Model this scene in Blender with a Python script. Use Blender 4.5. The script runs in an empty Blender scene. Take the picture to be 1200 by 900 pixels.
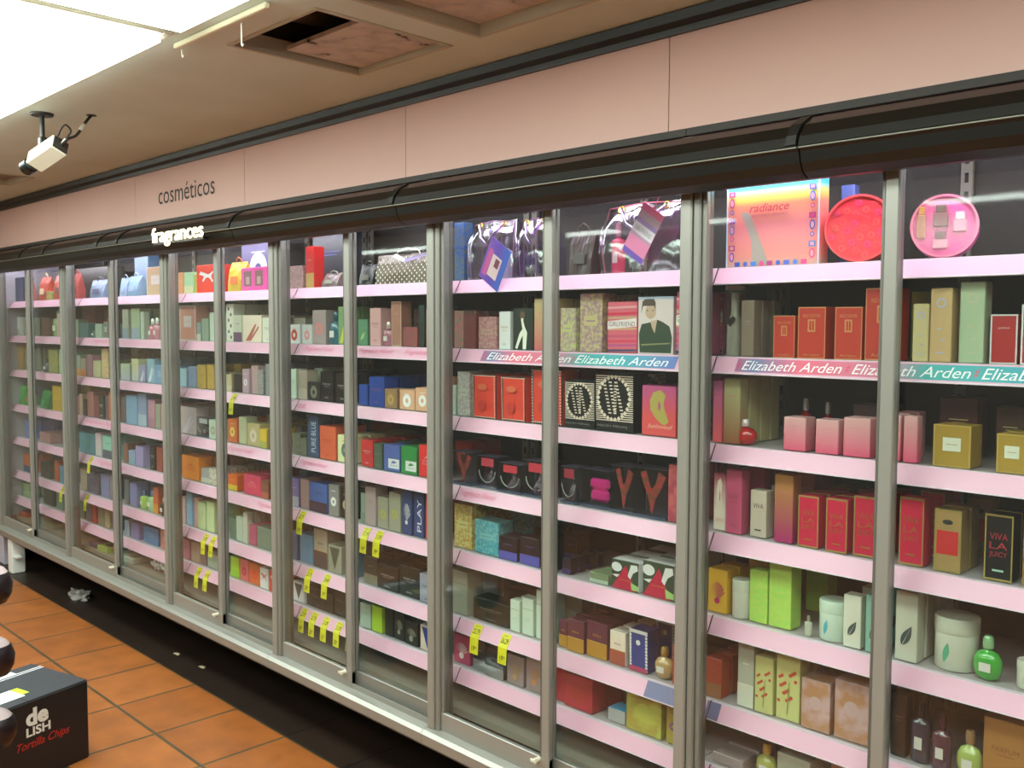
import bpy, bmesh, math, random
from mathutils import Vector, Matrix
random.seed(5)
C = bpy.context.scene.collection
PI = math.pi
# ---------------------------------------------------------------- camera, world, exposure
CAMZ = 1.78
f_px, pit, rol, yaw = 1106.026, .0616041, .00340213, .78872356
fw = Vector((-math.sin(yaw)*math.cos(pit), math.cos(yaw)*math.cos(pit), -math.sin(pit)))
rt = Vector((math.cos(yaw), math.sin(yaw), 0)); up = rt.cross(fw)
r2 = rt*math.cos(rol) + up*math.sin(rol); u2 = -rt*math.sin(rol) + up*math.cos(rol)
cam = bpy.data.objects.new('camera', bpy.data.cameras.new('camera')); C.objects.link(cam)
cam.matrix_world = Matrix(((r2.x, u2.x, -fw.x, 0), (r2.y, u2.y, -fw.y, 0), (r2.z, u2.z, -fw.z, CAMZ), (0, 0, 0, 1)))
cam.data.sensor_width = 36; cam.data.lens = f_px/1200*36; cam.data.clip_start = .05
bpy.context.scene.camera = cam
w = bpy.data.worlds.new('world'); bpy.context.scene.world = w; w.use_nodes = True
w.node_tree.nodes['Background'].inputs[0].default_value = (.9, .85, .8, 1)
w.node_tree.nodes['Background'].inputs[1].default_value = .15
vs = bpy.context.scene.view_settings
vs.view_transform = 'Standard'; vs.look = 'None'; vs.gamma = 1; vs.use_curve_mapping = False
vs.exposure = 0.05
PANEL = 11.5      # ceiling light diffusers
TUBE = 36.0      # tubes inside the case
# ---------------------------------------------------------------- helpers
def lin(c):
    return tuple((v/12.92 if v <= .04045 else ((v+.055)/1.055)**2.4) for v in c)
def hexc(h):
    if len(h) == 3: h = ''.join(ch*2 for ch in h)
    return lin(tuple(int(h[i:i+2], 16)/255 for i in (0, 2, 4)))
_m = {}
def mat(h, rough=.4, metal=0., emit=0., coat=0., spec=.5):
    k = (h, rough, metal, emit, coat, spec)
    if k in _m: return _m[k]
    m = bpy.data.materials.new('paint_'+h); m.use_nodes = True
    b = m.node_tree.nodes['Principled BSDF']; c = hexc(h)
    b.inputs['Base Color'].default_value = (*c, 1); b.inputs['Roughness'].default_value = rough
    b.inputs['Metallic'].default_value = metal; b.inputs['Coat Weight'].default_value = coat
    b.inputs['Specular IOR Level'].default_value = spec
    if emit:
        b.inputs['Emission Color'].default_value = (*c, 1); b.inputs['Emission Strength'].default_value = emit
    _m[k] = m; return m
def ramp_mat(stops, coord='Generated', axis='Z', rough=.35, noise=None, scale=30):
    k = ('r', tuple(stops), coord, axis, rough, noise, scale)
    if k in _m: return _m[k]
    m = bpy.data.materials.new('print'); m.use_nodes = True; n = m.node_tree.nodes; l = m.node_tree.links
    b = n['Principled BSDF']; b.inputs['Roughness'].default_value = rough
    tc = n.new('ShaderNodeTexCoord'); rp = n.new('ShaderNodeValToRGB')
    while len(rp.color_ramp.elements) < len(stops): rp.color_ramp.elements.new(.5)
    for e, (p, h) in zip(rp.color_ramp.elements, stops):
        e.position = p; e.color = (*hexc(h), 1)
    if noise:
        t = n.new('ShaderNodeTexNoise'); t.inputs['Scale'].default_value = scale; t.inputs['Detail'].default_value = 3
        l.new(tc.outputs['Object'], t.inputs['Vector']); l.new(t.outputs['Fac'], rp.inputs['Fac'])
    else:
        s = n.new('ShaderNodeSeparateXYZ'); l.new(tc.outputs[coord], s.inputs[0]); l.new(s.outputs[axis], rp.inputs['Fac'])
    l.new(rp.outputs['Color'], b.inputs['Base Color'])
    _m[k] = m; return m
def splotch(a, b, scale=45): return ramp_mat(((.42, a), (.56, b)), noise=1, scale=scale)
def clear(h='fff', fac=.12, ior=1.45, tint=1.0, name='clear'):
    k = ('c', h, fac, ior, name)
    if k in _m: return _m[k]
    m = bpy.data.materials.new(name); m.use_nodes = True; n = m.node_tree.nodes; l = m.node_tree.links
    for x in list(n): n.remove(x)
    o = n.new('ShaderNodeOutputMaterial'); mx = n.new('ShaderNodeMixShader')
    t = n.new('ShaderNodeBsdfTransparent'); g = n.new('ShaderNodeBsdfGlossy')
    t.inputs[0].default_value = (*hexc(h), 1); g.inputs['Roughness'].default_value = .03 if name == 'glass' else .12
    g.inputs[0].default_value = (1, 1, 1, 1)
    fr = n.new('ShaderNodeLayerWeight'); fr.inputs[0].default_value = .5
    pw = n.new('ShaderNodeMath'); pw.operation = 'POWER'; pw.inputs[1].default_value = 5
    ad = n.new('ShaderNodeMath'); ad.operation = 'MULTIPLY_ADD'; ad.use_clamp = True; ad.inputs[1].default_value = .9; ad.inputs[2].default_value = fac+.02
    l.new(fr.outputs['Facing'], pw.inputs[0]); l.new(pw.outputs[0], ad.inputs[0]); l.new(ad.outputs[0], mx.inputs[0])
    if name == 'glass':
        df = n.new('ShaderNodeBsdfDiffuse'); df.inputs[0].default_value = (.85, .85, .88, 1); m2 = n.new('ShaderNodeMixShader'); m2.inputs[0].default_value = .006
        l.new(t.outputs[0], m2.inputs[1]); l.new(df.outputs[0], m2.inputs[2]); l.new(m2.outputs[0], mx.inputs[1])
    else: l.new(t.outputs[0], mx.inputs[1])
    l.new(g.outputs[0], mx.inputs[2]); l.new(mx.outputs[0], o.inputs[0])
    _m[k] = m; return m

_txt = {}
def text_geo(s, shear=0., off=0.):
    k = (s, shear, off)
    if k in _txt: return _txt[k]
    cu = bpy.data.curves.new('t', 'FONT'); cu.body = s; cu.shear = shear; cu.offset = off; cu.resolution_u = 3
    o = bpy.data.objects.new('t', cu); C.objects.link(o)
    dg = bpy.context.evaluated_depsgraph_get()
    me = bpy.data.meshes.new_from_object(o.evaluated_get(dg))
    V = [(v.co.x, v.co.y) for v in me.vertices]; F = [tuple(p.vertices) for p in me.polygons]
    bpy.data.objects.remove(o); bpy.data.meshes.remove(me); bpy.data.curves.remove(cu)
    x0 = min(v[0] for v in V); x1 = max(v[0] for v in V); y0 = min(v[1] for v in V); y1 = max(v[1] for v in V)
    V = [((x-x0)/(x1-x0), (y-y0)/(y1-y0)) for x, y in V]
    _txt[k] = (V, F); return _txt[k]

class MB:
    def __init__(s): s.v = []; s.f = []; s.m = []; s.mats = []; s.sm = []
    def mi(s, m):
        if m not in s.mats: s.mats.append(m)
        return s.mats.index(m)
    def add(s, V, F, m, smooth=False):
        b = len(s.v); s.v += [tuple(v) for v in V]; i = s.mi(m)
        for f in F: s.f.append(tuple(b+k for k in f)); s.m.append(i); s.sm.append(smooth)
    def poly(s, P, m): s.add(P, [tuple(range(len(P)))], m)
    def box(s, x0, y0, z0, x1, y1, z1, m, bev=0.):
        if x0 > x1: x0, x1 = x1, x0
        if y0 > y1: y0, y1 = y1, y0
        if z0 > z1: z0, z1 = z1, z0
        b = min(bev, (x1-x0)*.4, (y1-y0)*.4, (z1-z0)*.4)
        if b <= 0:
            V = [(x, y, z) for z in (z0, z1) for x, y in ((x0, y0), (x1, y0), (x1, y1), (x0, y1))]
            F = [(3, 2, 1, 0), (4, 5, 6, 7), (0, 1, 5, 4), (1, 2, 6, 5), (2, 3, 7, 6), (3, 0, 4, 7)]
            s.add(V, F, m); return
        rings = []
        for z, i in ((z0, b), (z0+b, 0), (z1-b, 0), (z1, b)):
            a, c, d, e = x0+i, x1-i, y0+i, y1-i
            k = b if i == 0 else b*.6
            rings.append([(a+k, d, z), (c-k, d, z), (c, d+k, z), (c, e-k, z), (c-k, e, z), (a+k, e, z), (a, e-k, z), (a, d+k, z)])
        V = [p for r in rings for p in r]; F = [tuple(range(7, -1, -1)), tuple(range(24, 32))]
        for r in range(3):
            for j in range(8):
                F.append((r*8+j, r*8+(j+1) % 8, r*8+8+(j+1) % 8, r*8+8+j))
        s.add(V, F, m)
    def lathe(s, prof, m, cx=0, cy=0, n=20, sx=1, sy=1, smooth=True):
        V = []; F = []
        for r, z in prof:
            for j in range(n):
                a = 2*PI*j/n; V.append((cx+r*sx*math.cos(a), cy+r*sy*math.sin(a), z))
        for i in range(len(prof)-1):
            for j in range(n): F.append((i*n+j, i*n+(j+1) % n, (i+1)*n+(j+1) % n, (i+1)*n+j))
        s.add(V, F, m, smooth)
        b = len(prof)-1
        s.add([V[j] for j in range(n)], [tuple(range(n-1, -1, -1))], m); s.add([V[b*n+j] for j in range(n)], [tuple(range(n))], m)
    def tube(s, P, r, m, n=8):
        P = [Vector(p) for p in P]; V = []; F = []
        for i, p in enumerate(P):
            t = (P[min(i+1, len(P)-1)]-P[max(i-1, 0)]).normalized()
            a = t.cross(Vector((0, 0, 1)) if abs(t.z) < .95 else Vector((1, 0, 0))).normalized(); b = t.cross(a)
            rr = r[i] if isinstance(r, (list, tuple)) else r
            for j in range(n):
                q = 2*PI*j/n; V.append(p+a*rr*math.cos(q)+b*rr*math.sin(q))
        for i in range(len(P)-1):
            for j in range(n): F.append((i*n+j, (i+1)*n+j, (i+1)*n+(j+1) % n, i*n+(j+1) % n))
        s.add(V, F, m, True); k = (len(P)-1)*n
        s.add([V[j] for j in range(n)], [tuple(range(n))], m); s.add([V[k+j] for j in range(n)], [tuple(range(n-1, -1, -1))], m)
    def text(s, t, o, u, v, m, shear=0., off=0.):   # o corner, u and v the full width and height vectors
        V, F = text_geo(t, shear, off); o = Vector(o); u = Vector(u); v = Vector(v)
        s.add([o+u*a+v*b for a, b in V], F, m)
    def extr_x(s, P, x0, x1, m, close=True):      # profile P of (y, z) swept along x
        n = len(P); V = [(x0, y, z) for y, z in P]+[(x1, y, z) for y, z in P]
        F = [(i, (i+1) % n, n+(i+1) % n, n+i) for i in range(n if close else n-1)]
        if close: F += [tuple(range(n-1, -1, -1)), tuple(range(n, 2*n))]
        s.add(V, F, m)
    def build(s, name, parent=None, loc=None):
        me = bpy.data.meshes.new(name); me.from_pydata(s.v, [], s.f)
        for m in s.mats: me.materials.append(m)
        me.polygons.foreach_set('material_index', s.m); me.polygons.foreach_set('use_smooth', s.sm)
        bm = bmesh.new(); bm.from_mesh(me); bmesh.ops.recalc_face_normals(bm, faces=bm.faces); bm.to_mesh(me); bm.free()
        me.update()
        o = bpy.data.objects.new(name, me); C.objects.link(o)
        if loc: o.location = loc
        if parent: o.parent = parent
        return o
def tag(o, label, cat, group=None, kind=None):
    if label: o['label'] = label
    if cat: o['category'] = cat
    if group: o['group'] = group
    if kind: o['kind'] = kind
    return o
def empty(name, loc, label, cat, group=None, rz=0):
    o = bpy.data.objects.new(name, None); C.objects.link(o); o.location = loc; o.rotation_euler = (0, 0, rz)
    o.empty_display_size = .05
    return tag(o, label, cat, group)
def struct(o, label=None):
    o['kind'] = 'structure'
    if label: o['label'] = label
    return o

# ---------------------------------------------------------------- setting
CEIL = 2.64; WY = 2.2
def floor_mat(a, b, mortar, name):
    m = bpy.data.materials.new(name); m.use_nodes = True; n = m.node_tree.nodes; l = m.node_tree.links
    bs = n['Principled BSDF']; bs.inputs['Roughness'].default_value = .45
    tc = n.new('ShaderNodeTexCoord'); mp = n.new('ShaderNodeMapping'); br = n.new('ShaderNodeTexBrick')
    mp.inputs['Location'].default_value = (4.353+.418*20, -2.12+.391*20, 0)
    br.offset = 0; br.squash = 1
    br.inputs['Scale'].default_value = 1; br.inputs['Brick Width'].default_value = .418; br.inputs['Row Height'].default_value = .391
    br.inputs['Mortar Size'].default_value = .0085; br.inputs['Mortar Smooth'].default_value = .25
    br.inputs['Color1'].default_value = (*hexc(a), 1); br.inputs['Color2'].default_value = (*hexc(b), 1); br.inputs['Mortar'].default_value = (*hexc(mortar), 1)
    no = n.new('ShaderNodeTexNoise'); no.inputs['Scale'].default_value = 7; no.inputs['Detail'].default_value = 6
    mx = n.new('ShaderNodeMix'); mx.data_type = 'RGBA'; mx.blend_type = 'MULTIPLY'; mx.inputs[0].default_value = .55
    rp = n.new('ShaderNodeValToRGB'); rp.color_ramp.elements[0].position = .3; rp.color_ramp.elements[0].color = (.45, .42, .4, 1); rp.color_ramp.elements[1].position = .65
    l.new(tc.outputs['Object'], mp.inputs[0]); l.new(mp.outputs[0], br.inputs['Vector']); l.new(tc.outputs['Object'], no.inputs['Vector'])
    l.new(no.outputs['Fac'], rp.inputs[0]); l.new(br.outputs['Color'], mx.inputs[6]); l.new(rp.outputs[0], mx.inputs[7]); l.new(mx.outputs[2], bs.inputs['Base Color'])
    bp = n.new('ShaderNodeBump'); bp.inputs['Strength'].default_value = .4; bp.inputs['Distance'].default_value = .004; bp.invert = True
    l.new(br.outputs['Fac'], bp.inputs['Height']); l.new(bp.outputs[0], bs.inputs['Normal'])
    return m
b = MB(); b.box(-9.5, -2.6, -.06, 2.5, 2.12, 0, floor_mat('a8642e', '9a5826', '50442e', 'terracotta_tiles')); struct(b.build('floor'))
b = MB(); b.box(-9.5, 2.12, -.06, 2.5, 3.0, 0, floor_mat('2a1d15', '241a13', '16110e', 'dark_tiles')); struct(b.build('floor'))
ceil_m = ramp_mat(((.3, 'cdd6ca'), (.7, 'c5cec1')), noise=1, scale=3, rough=.8)
xs = [-9.5, -6.4, -5.94, -2.72, -2.23, -2.11, -1.62, 2.5]; ys = [-2.6, 1.46, 1.955, 3.0]
holes = {(1, 1), (3, 1), (5, 1)}
b = MB()
for i in range(7):
    for j in range(3):
        if (i, j) in holes: continue
        b.box(xs[i], ys[j], CEIL, xs[i+1], ys[j+1], CEIL+.04, ceil_m)
struct(b.build('ceiling'))
b = MB(); b.box(-9.5, -2.6, CEIL+.35, 2.5, 3.0, CEIL+.38, mat('3a342e', .9)); struct(b.build('ceiling'))
# ceiling hatches: frame lips, stained tiles, duct
stain = ramp_mat(((.33, '4a423c'), (.38, 'b0a49a'), (.6, 'c8b8ae')), noise=1, scale=16, rough=.85)
for n_, (x0, x1, lab, dz) in enumerate(((-2.72, -2.23, 'open ceiling hatch with a stained tile slipped aside above the cabinet', .05), (-2.11, -1.62, 'closed ceiling hatch with a mould stained tile, nearest to the right', .03), (-6.4, -5.94, 'closed ceiling hatch at the far left beyond the security camera', .03))):
    t = empty('ceiling_hatch', ((x0+x1)/2, 1.7, CEIL), lab, 'ceiling hatch', 'ceiling hatches')
    hx = (x1-x0)/2; b = MB(); fm = mat('b0a893', .6)
    for (a0, c0, a1, c1) in ((-hx, -.24, hx, -.225), (-hx, .24, hx, .255), (-hx, -.225, -hx+.015, .24), (hx-.015, -.225, hx, .24)):
        b.box(a0, c0, -.004, a1, c1, .05, fm)
    b.build('hatch_frame', t)
    b = MB()
    if n_ == 0:
        b.box(-.21, -.05, .014, .228, .238, .028, stain); o = b.build('hatch_tile', t)
        b = MB(); b.tube([(-.3, -.3, .2), (-.15, -.05, .16), (-.12, .2, .17), (-.15, .5, .2)], .07, mat('55504a', .6), 14); b.build('duct', t)
        b = MB()
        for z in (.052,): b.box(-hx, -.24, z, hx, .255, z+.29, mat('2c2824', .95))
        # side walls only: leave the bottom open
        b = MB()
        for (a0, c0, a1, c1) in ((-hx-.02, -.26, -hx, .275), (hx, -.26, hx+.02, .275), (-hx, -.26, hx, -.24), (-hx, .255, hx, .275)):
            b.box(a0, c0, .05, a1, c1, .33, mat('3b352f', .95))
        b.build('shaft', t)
    else:
        b.box(-hx+.017, -.222, dz, hx-.017, .237, dz+.012, stain if n_ == 1 else mat('8d8070', .8)); b.build('hatch_tile', t)
# walls
pink = ramp_mat(((.3, 'cfa89c'), (.7, 'c9a296')), noise=1, scale=1.5, rough=.55)
b = MB(); x = -9.31
edges = [-9.5]+[-1.596-1.177*k for k in range(6, -4, -1)]
edges = [e for e in edges if -9.5 <= e < 2.5]+[2.5]
for a, c in zip(edges, edges[1:]): b.box(a+.0015, WY, 2.29, c-.0015, WY+.012, CEIL, pink)
b.box(-9.5, WY+.012, 2.29, 2.5, WY+.05, CEIL, mat('6a5048', .8))
struct(b.build('wall_back'))
b = MB(); b.box(-9.5, 2.9, 0, 2.5, 3.0, CEIL, mat('2a2522', .9)); struct(b.build('wall_back'))
b = MB(); b.box(-9.6, -2.6, 0, -9.5, 3.0, CEIL, mat('8c8272', .8)); struct(b.build('wall_left'))
b = MB(); b.box(2.5, -2.6, 0, 2.6, 3.0, CEIL, mat('8c8272', .8)); struct(b.build('wall_right'))
b = MB(); b.box(-9.6, -2.7, 0, 2.6, -2.6, CEIL, mat('6e6860', .8)); struct(b.build('wall_front'))
b = MB(); b.box(-9.5, WY, 0, -7.55, WY+.05, 2.29, mat('b0a8b4', .7)); struct(b.build('wall_back'))
blk = mat('1c1c19', .35, spec=.6)
b = MB(); b.extr_x([(WY, CEIL-.004), (WY, 2.583), (WY-.012, 2.583), (WY-.014, 2.60), (WY-.03, 2.612), (WY-.035, CEIL-.004)], -9.49, 2.49, blk); struct(b.build('trim_1'))
# black rounded hood over the case, in lengths with joints
hood_prof = [(WY, 2.292), (2.165, 2.29), (2.115, 2.278), (2.075, 2.255), (2.052, 2.225), (2.045, 2.202), (2.05, 2.197), (2.056, 2.19), (2.062, 2.165), (2.075, 2.145), (2.1, 2.131), (2.12, 2.131), (2.12, 2.15), (WY, 2.165)]
joints = [-9.48, -6.544, -6.113, -5.279, -5.006, -3.81, -2.649, -1.117, .4, 2.48]
hood_m = mat('10110e', .34, spec=.45)
for i, (a, c) in enumerate(zip(joints, joints[1:])):
    b = MB(); b.extr_x(hood_prof, a+.002, c-.002, hood_m)
    bp_ = [(y-.004 if y < WY else y, z+(.003 if z > 2.2 else -.001)) for y, z in hood_prof[:6]]+[(2.12, 2.2)]
    b.extr_x(bp_, c-.03, c-.003, mat('12120f', .5))
    b.box(a+.002, 2.0445, 2.1965, c-.002, 2.05, 2.1995, mat('6a6c5c', .4))  # thin lighter strip, the hood's highlight line put in as colour
    struct(b.build('trim_%d' % (i+2)))
b = MB(); b.text('cosméticos', (-4.84, WY-.0015, 2.405), (.61, 0, 0), (0, 0, .087), mat('2a2622', .6)); tag(b.build('lettering'), 'dark grey word lettering on the pink wall panel above the cabinet', 'lettering')
t = empty('illuminated_sign', (-4.48, 2.0, 2.137), 'glowing cream raised word sign fixed to the black hood', 'sign')
b = MB(); V, F = text_geo('fragrances', 0, .012); em = mat('fff0c8', .4, emit=1.6)
b.text('fragrances', (0, -.004, .012), (.52, 0, 0), (0, 0, .092), em, 0, .006)
b.text('fragrances', (0, .001, .012), (.52, 0, 0), (0, 0, .092), em, 0, .010); b.build('letters', t)
b = MB(); b.box(.01, .004, .025, .51, .012, .05, mat('1a1a18', .4)); b.box(.08, .012, .03, .1, .075, .045, mat('1a1a18', .4)); b.box(.42, .012, .03, .44, .075, .045, mat('1a1a18', .4)); b.build('mounting_bar', t)
# ---------------------------------------------------------------- ceiling lights
def ceiling_light(x0, x1, y0, y1, lab):
    t = empty('ceiling_light', ((x0+x1)/2, (y0+y1)/2, CEIL), lab, 'ceiling light', 'ceiling light panels')
    hx, hy = (x1-x0)/2, (y1-y0)/2
    b = MB(); fm = mat('b5ad98', .5); k = .028
    for (a0, c0, a1, c1) in ((-hx-k, -hy-k, hx+k, -hy), (-hx-k, hy, hx+k, hy+k), (-hx-k, -hy, -hx, hy), (hx, -hy, hx+k, hy)):
        b.box(a0, c0, -.014, a1, c1, -.001, fm, .003)
    b.build('light_frame', t)
    b = MB(); b.box(-hx, -hy, -.034, hx, hy, -.002, mat('f2fff6', .5, emit=PANEL)); b.build('diffuser', t)
ceiling_light(-5.2, -2.73, .65, 1.255, 'long bright ceiling light panel nearest the security camera')
ceiling_light(-2.6, -.9, .65, 1.255, 'second ceiling light panel cut off by the top edge')
ceiling_light(-.8, .9, .65, 1.255, 'ceiling light panel above the photographer')
ceiling_light(-7.3, -5.35, .65, 1.255, 'added unseen ceiling fill light beyond the left edge')  # added out of view to brighten the far left
for (x0_, x1_) in ((-9.2, -7.4), (-7.0, -5.2), (-4.8, -3.0), (-2.6, -.8), (-.4, 1.4)):  # unseen row of panels, added as extra fill for the room
    ceiling_light(x0_, x1_, -.75, -.15, 'ceiling light panel of the second row behind the photographer, %s' % {-9.2: 'far left end', -7.0: 'second from left', -4.8: 'middle', -2.6: 'second from right', -.4: 'right end'}[x0_])
for (x0_, x1_, lab_) in ((-2.6, -1.2, 'narrow ceiling light over the opposite aisle side, right'), (-4.5, -4.1, 'short ceiling light over the opposite aisle side, middle'), (-6.0, -5.3, 'narrow ceiling light over the opposite aisle side, left'), (-9.2, -7.6, 'narrow ceiling light over the opposite aisle side, far left')):
    ceiling_light(x0_, x1_, -2.2, -2.08, lab_)
t = empty('ceiling_rail', (-2.58, 1.345, CEIL), 'cream hanging rail under the ceiling beside the light panels', 'rail')
b = MB(); b.box(-.24, -.008, -.018, .3, .008, -.002, mat('d8d3b4', .5), .003); b.build('rail_bar', t)
for xx in (-.2, .16):
    b = MB(); b.tube([(xx, 0, -.028), (xx, 0, -.045 if xx < 0 else -.085), (xx+.006, 0, -.052 if xx < 0 else -.092), (xx+.010, 0, -.045 if xx < 0 else -.086)], .002, mat('e8e4cc', .5)); b.build('hook', t)
# ---------------------------------------------------------------- security camera
t = empty('security_camera', (-4.139, 1.396, CEIL), 'white box security camera on a black ceiling bracket aimed down the aisle', 'security camera')
bk = mat('23221f', .4)
def smooth(P, n=6):
    P = [Vector(p) for p in P]; out = []
    for i in range(len(P)-1):
        a, b_, c, d = P[max(i-1, 0)], P[i], P[i+1], P[min(i+2, len(P)-1)]
        for k in range(n):
            t_ = k/n; out.append(.5*((2*b_)+(c-a)*t_+(2*a-5*b_+4*c-d)*t_*t_+(3*b_-a-3*c+d)*t_**3))
    return out+[P[-1]]
b = MB(); b.lathe([(.042, -.010), (.045, -.004), (.045, 0)], bk, n=24); b.tube([(0, 0, -.006), (0, 0, -.10)], .0095, bk, 12)
b.box(-.016, -.014, -.135, .016, .014, -.095, bk, .004); b.build('bracket', t)
ax = Vector((-.87, -.32, -.36)).normalized(); side = ax.cross(Vector((0, 0, 1))).normalized(); upv = side.cross(ax)
rr = math.radians(-28); s2 = side*math.cos(rr)+upv*math.sin(rr); u_ = -side*math.sin(rr)+upv*math.cos(rr)
def orient(o, loc):
    o.matrix_local = Matrix(((ax.x, s2.x, u_.x, loc[0]), (ax.y, s2.y, u_.y, loc[1]), (ax.z, s2.z, u_.z, loc[2]), (0, 0, 0, 1)))
loc = (.03, .004, -.168)
b = MB(); b.box(-.085, -.036, -.032, .075, .036, .032, mat('e9ecd9', .45), .004); b.box(-.092, -.032, -.028, -.085, .032, .028, mat('3a3834', .5), .002)
for k in range(5): b.box(-.05+k*.02, -.037, -.012, -.042+k*.02, -.0355, .012, mat('8d8a88', .5))
b.text('color camera', (-.03, -.012, .0325), (.06, 0, 0), (0, .006, 0), mat('8a8f90', .5)); orient(b.build('housing', t), loc)
b = MB(); V = []; 
for (r, x0, x1, m_) in ((.026, .075, .10, mat('2a3532', .3)), (.031, .10, .135, mat('161917', .25)), (.024, .135, .137, mat('56707a', .1))):
    b.tube([(x0, 0, 0), (x1, 0, 0)], r, m_, 20)
orient(b.build('lens', t), loc)
b = MB(); R = Vector(loc)-ax*.092
P = [R+u_*.012, R-ax*.03+u_*.02, R-ax*.05+u_*.045, R-ax*.03+Vector((0, 0, .065)), R-ax*.0+Vector((0, 0, .06)), R+ax*.02+Vector((0, 0, .035)), R+Vector((0, 0, .02))]
b.tube(smooth(P), .0038, bk, 8)
E_ = Vector((.114, .155, 0))
b.tube(smooth([R+s2*.008, R-ax*.04+Vector((0, 0, .004)), R.lerp(E_, .5)+Vector((0, 0, -.022)), R.lerp(E_, .8)+Vector((0, 0, -.006)), E_]), .006, bk, 8)
b.tube([R.lerp(E_, .62)+Vector((0, 0, -.017)), R.lerp(E_, .76)+Vector((0, 0, -.009))], .0075, mat('c8c4b8', .5), 8)
b.lathe([(.02, -.003), (.02, 0)], bk, E_.x, E_.y, 14); b.build('cable', t)
b = MB(); b.tube([R+u_*.004, R-ax*.028+u_*.012], .006, mat('d8dcd0', .2, 1), 10); b.build('connector', t)

# ---------------------------------------------------------------- display cabinets
SZ = {1: 1.94, 2: 1.694, 3: 1.4464, 4: 1.193, 5: .953, 6: .704, 7: .5135, 8: .37}
BY = 2.72
alu = mat('96968f', .36, .4); alu2 = mat('86867f', .4, .4); alud = mat('6d6c66', .4, .5)
lipm = mat('ecb2cc', .35); lipw = mat('e9d6e6', .35); boardm = mat('b4aaac', .4); backm = mat('28221c', .6)
glass = clear('f4f8f6', .008, 1.4, name='glass')
bounds = [-7.46, -6.142, -4.721, -3.648, -2.572, -1.489, -.40, .68]
thin = [-6.816, -5.427, -4.178, -3.111, -2.026, -.942, .14]
uname = ['far left end cabinet unit with seven pink edged shelves', 'second cabinet unit from the far left, under the glowing sign\'s left side', 'cabinet unit under the glowing sign\'s right end with orange and raspberry boxes', 'cabinet unit with blue boxes and a row of yellow tags on its lowest shelf', 'middle right cabinet unit holding clear vinyl bags on the top shelf', 'right cabinet unit holding the rainbow box and red round tin on top', 'rightmost cabinet unit, mostly cut off by the right edge']
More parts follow.
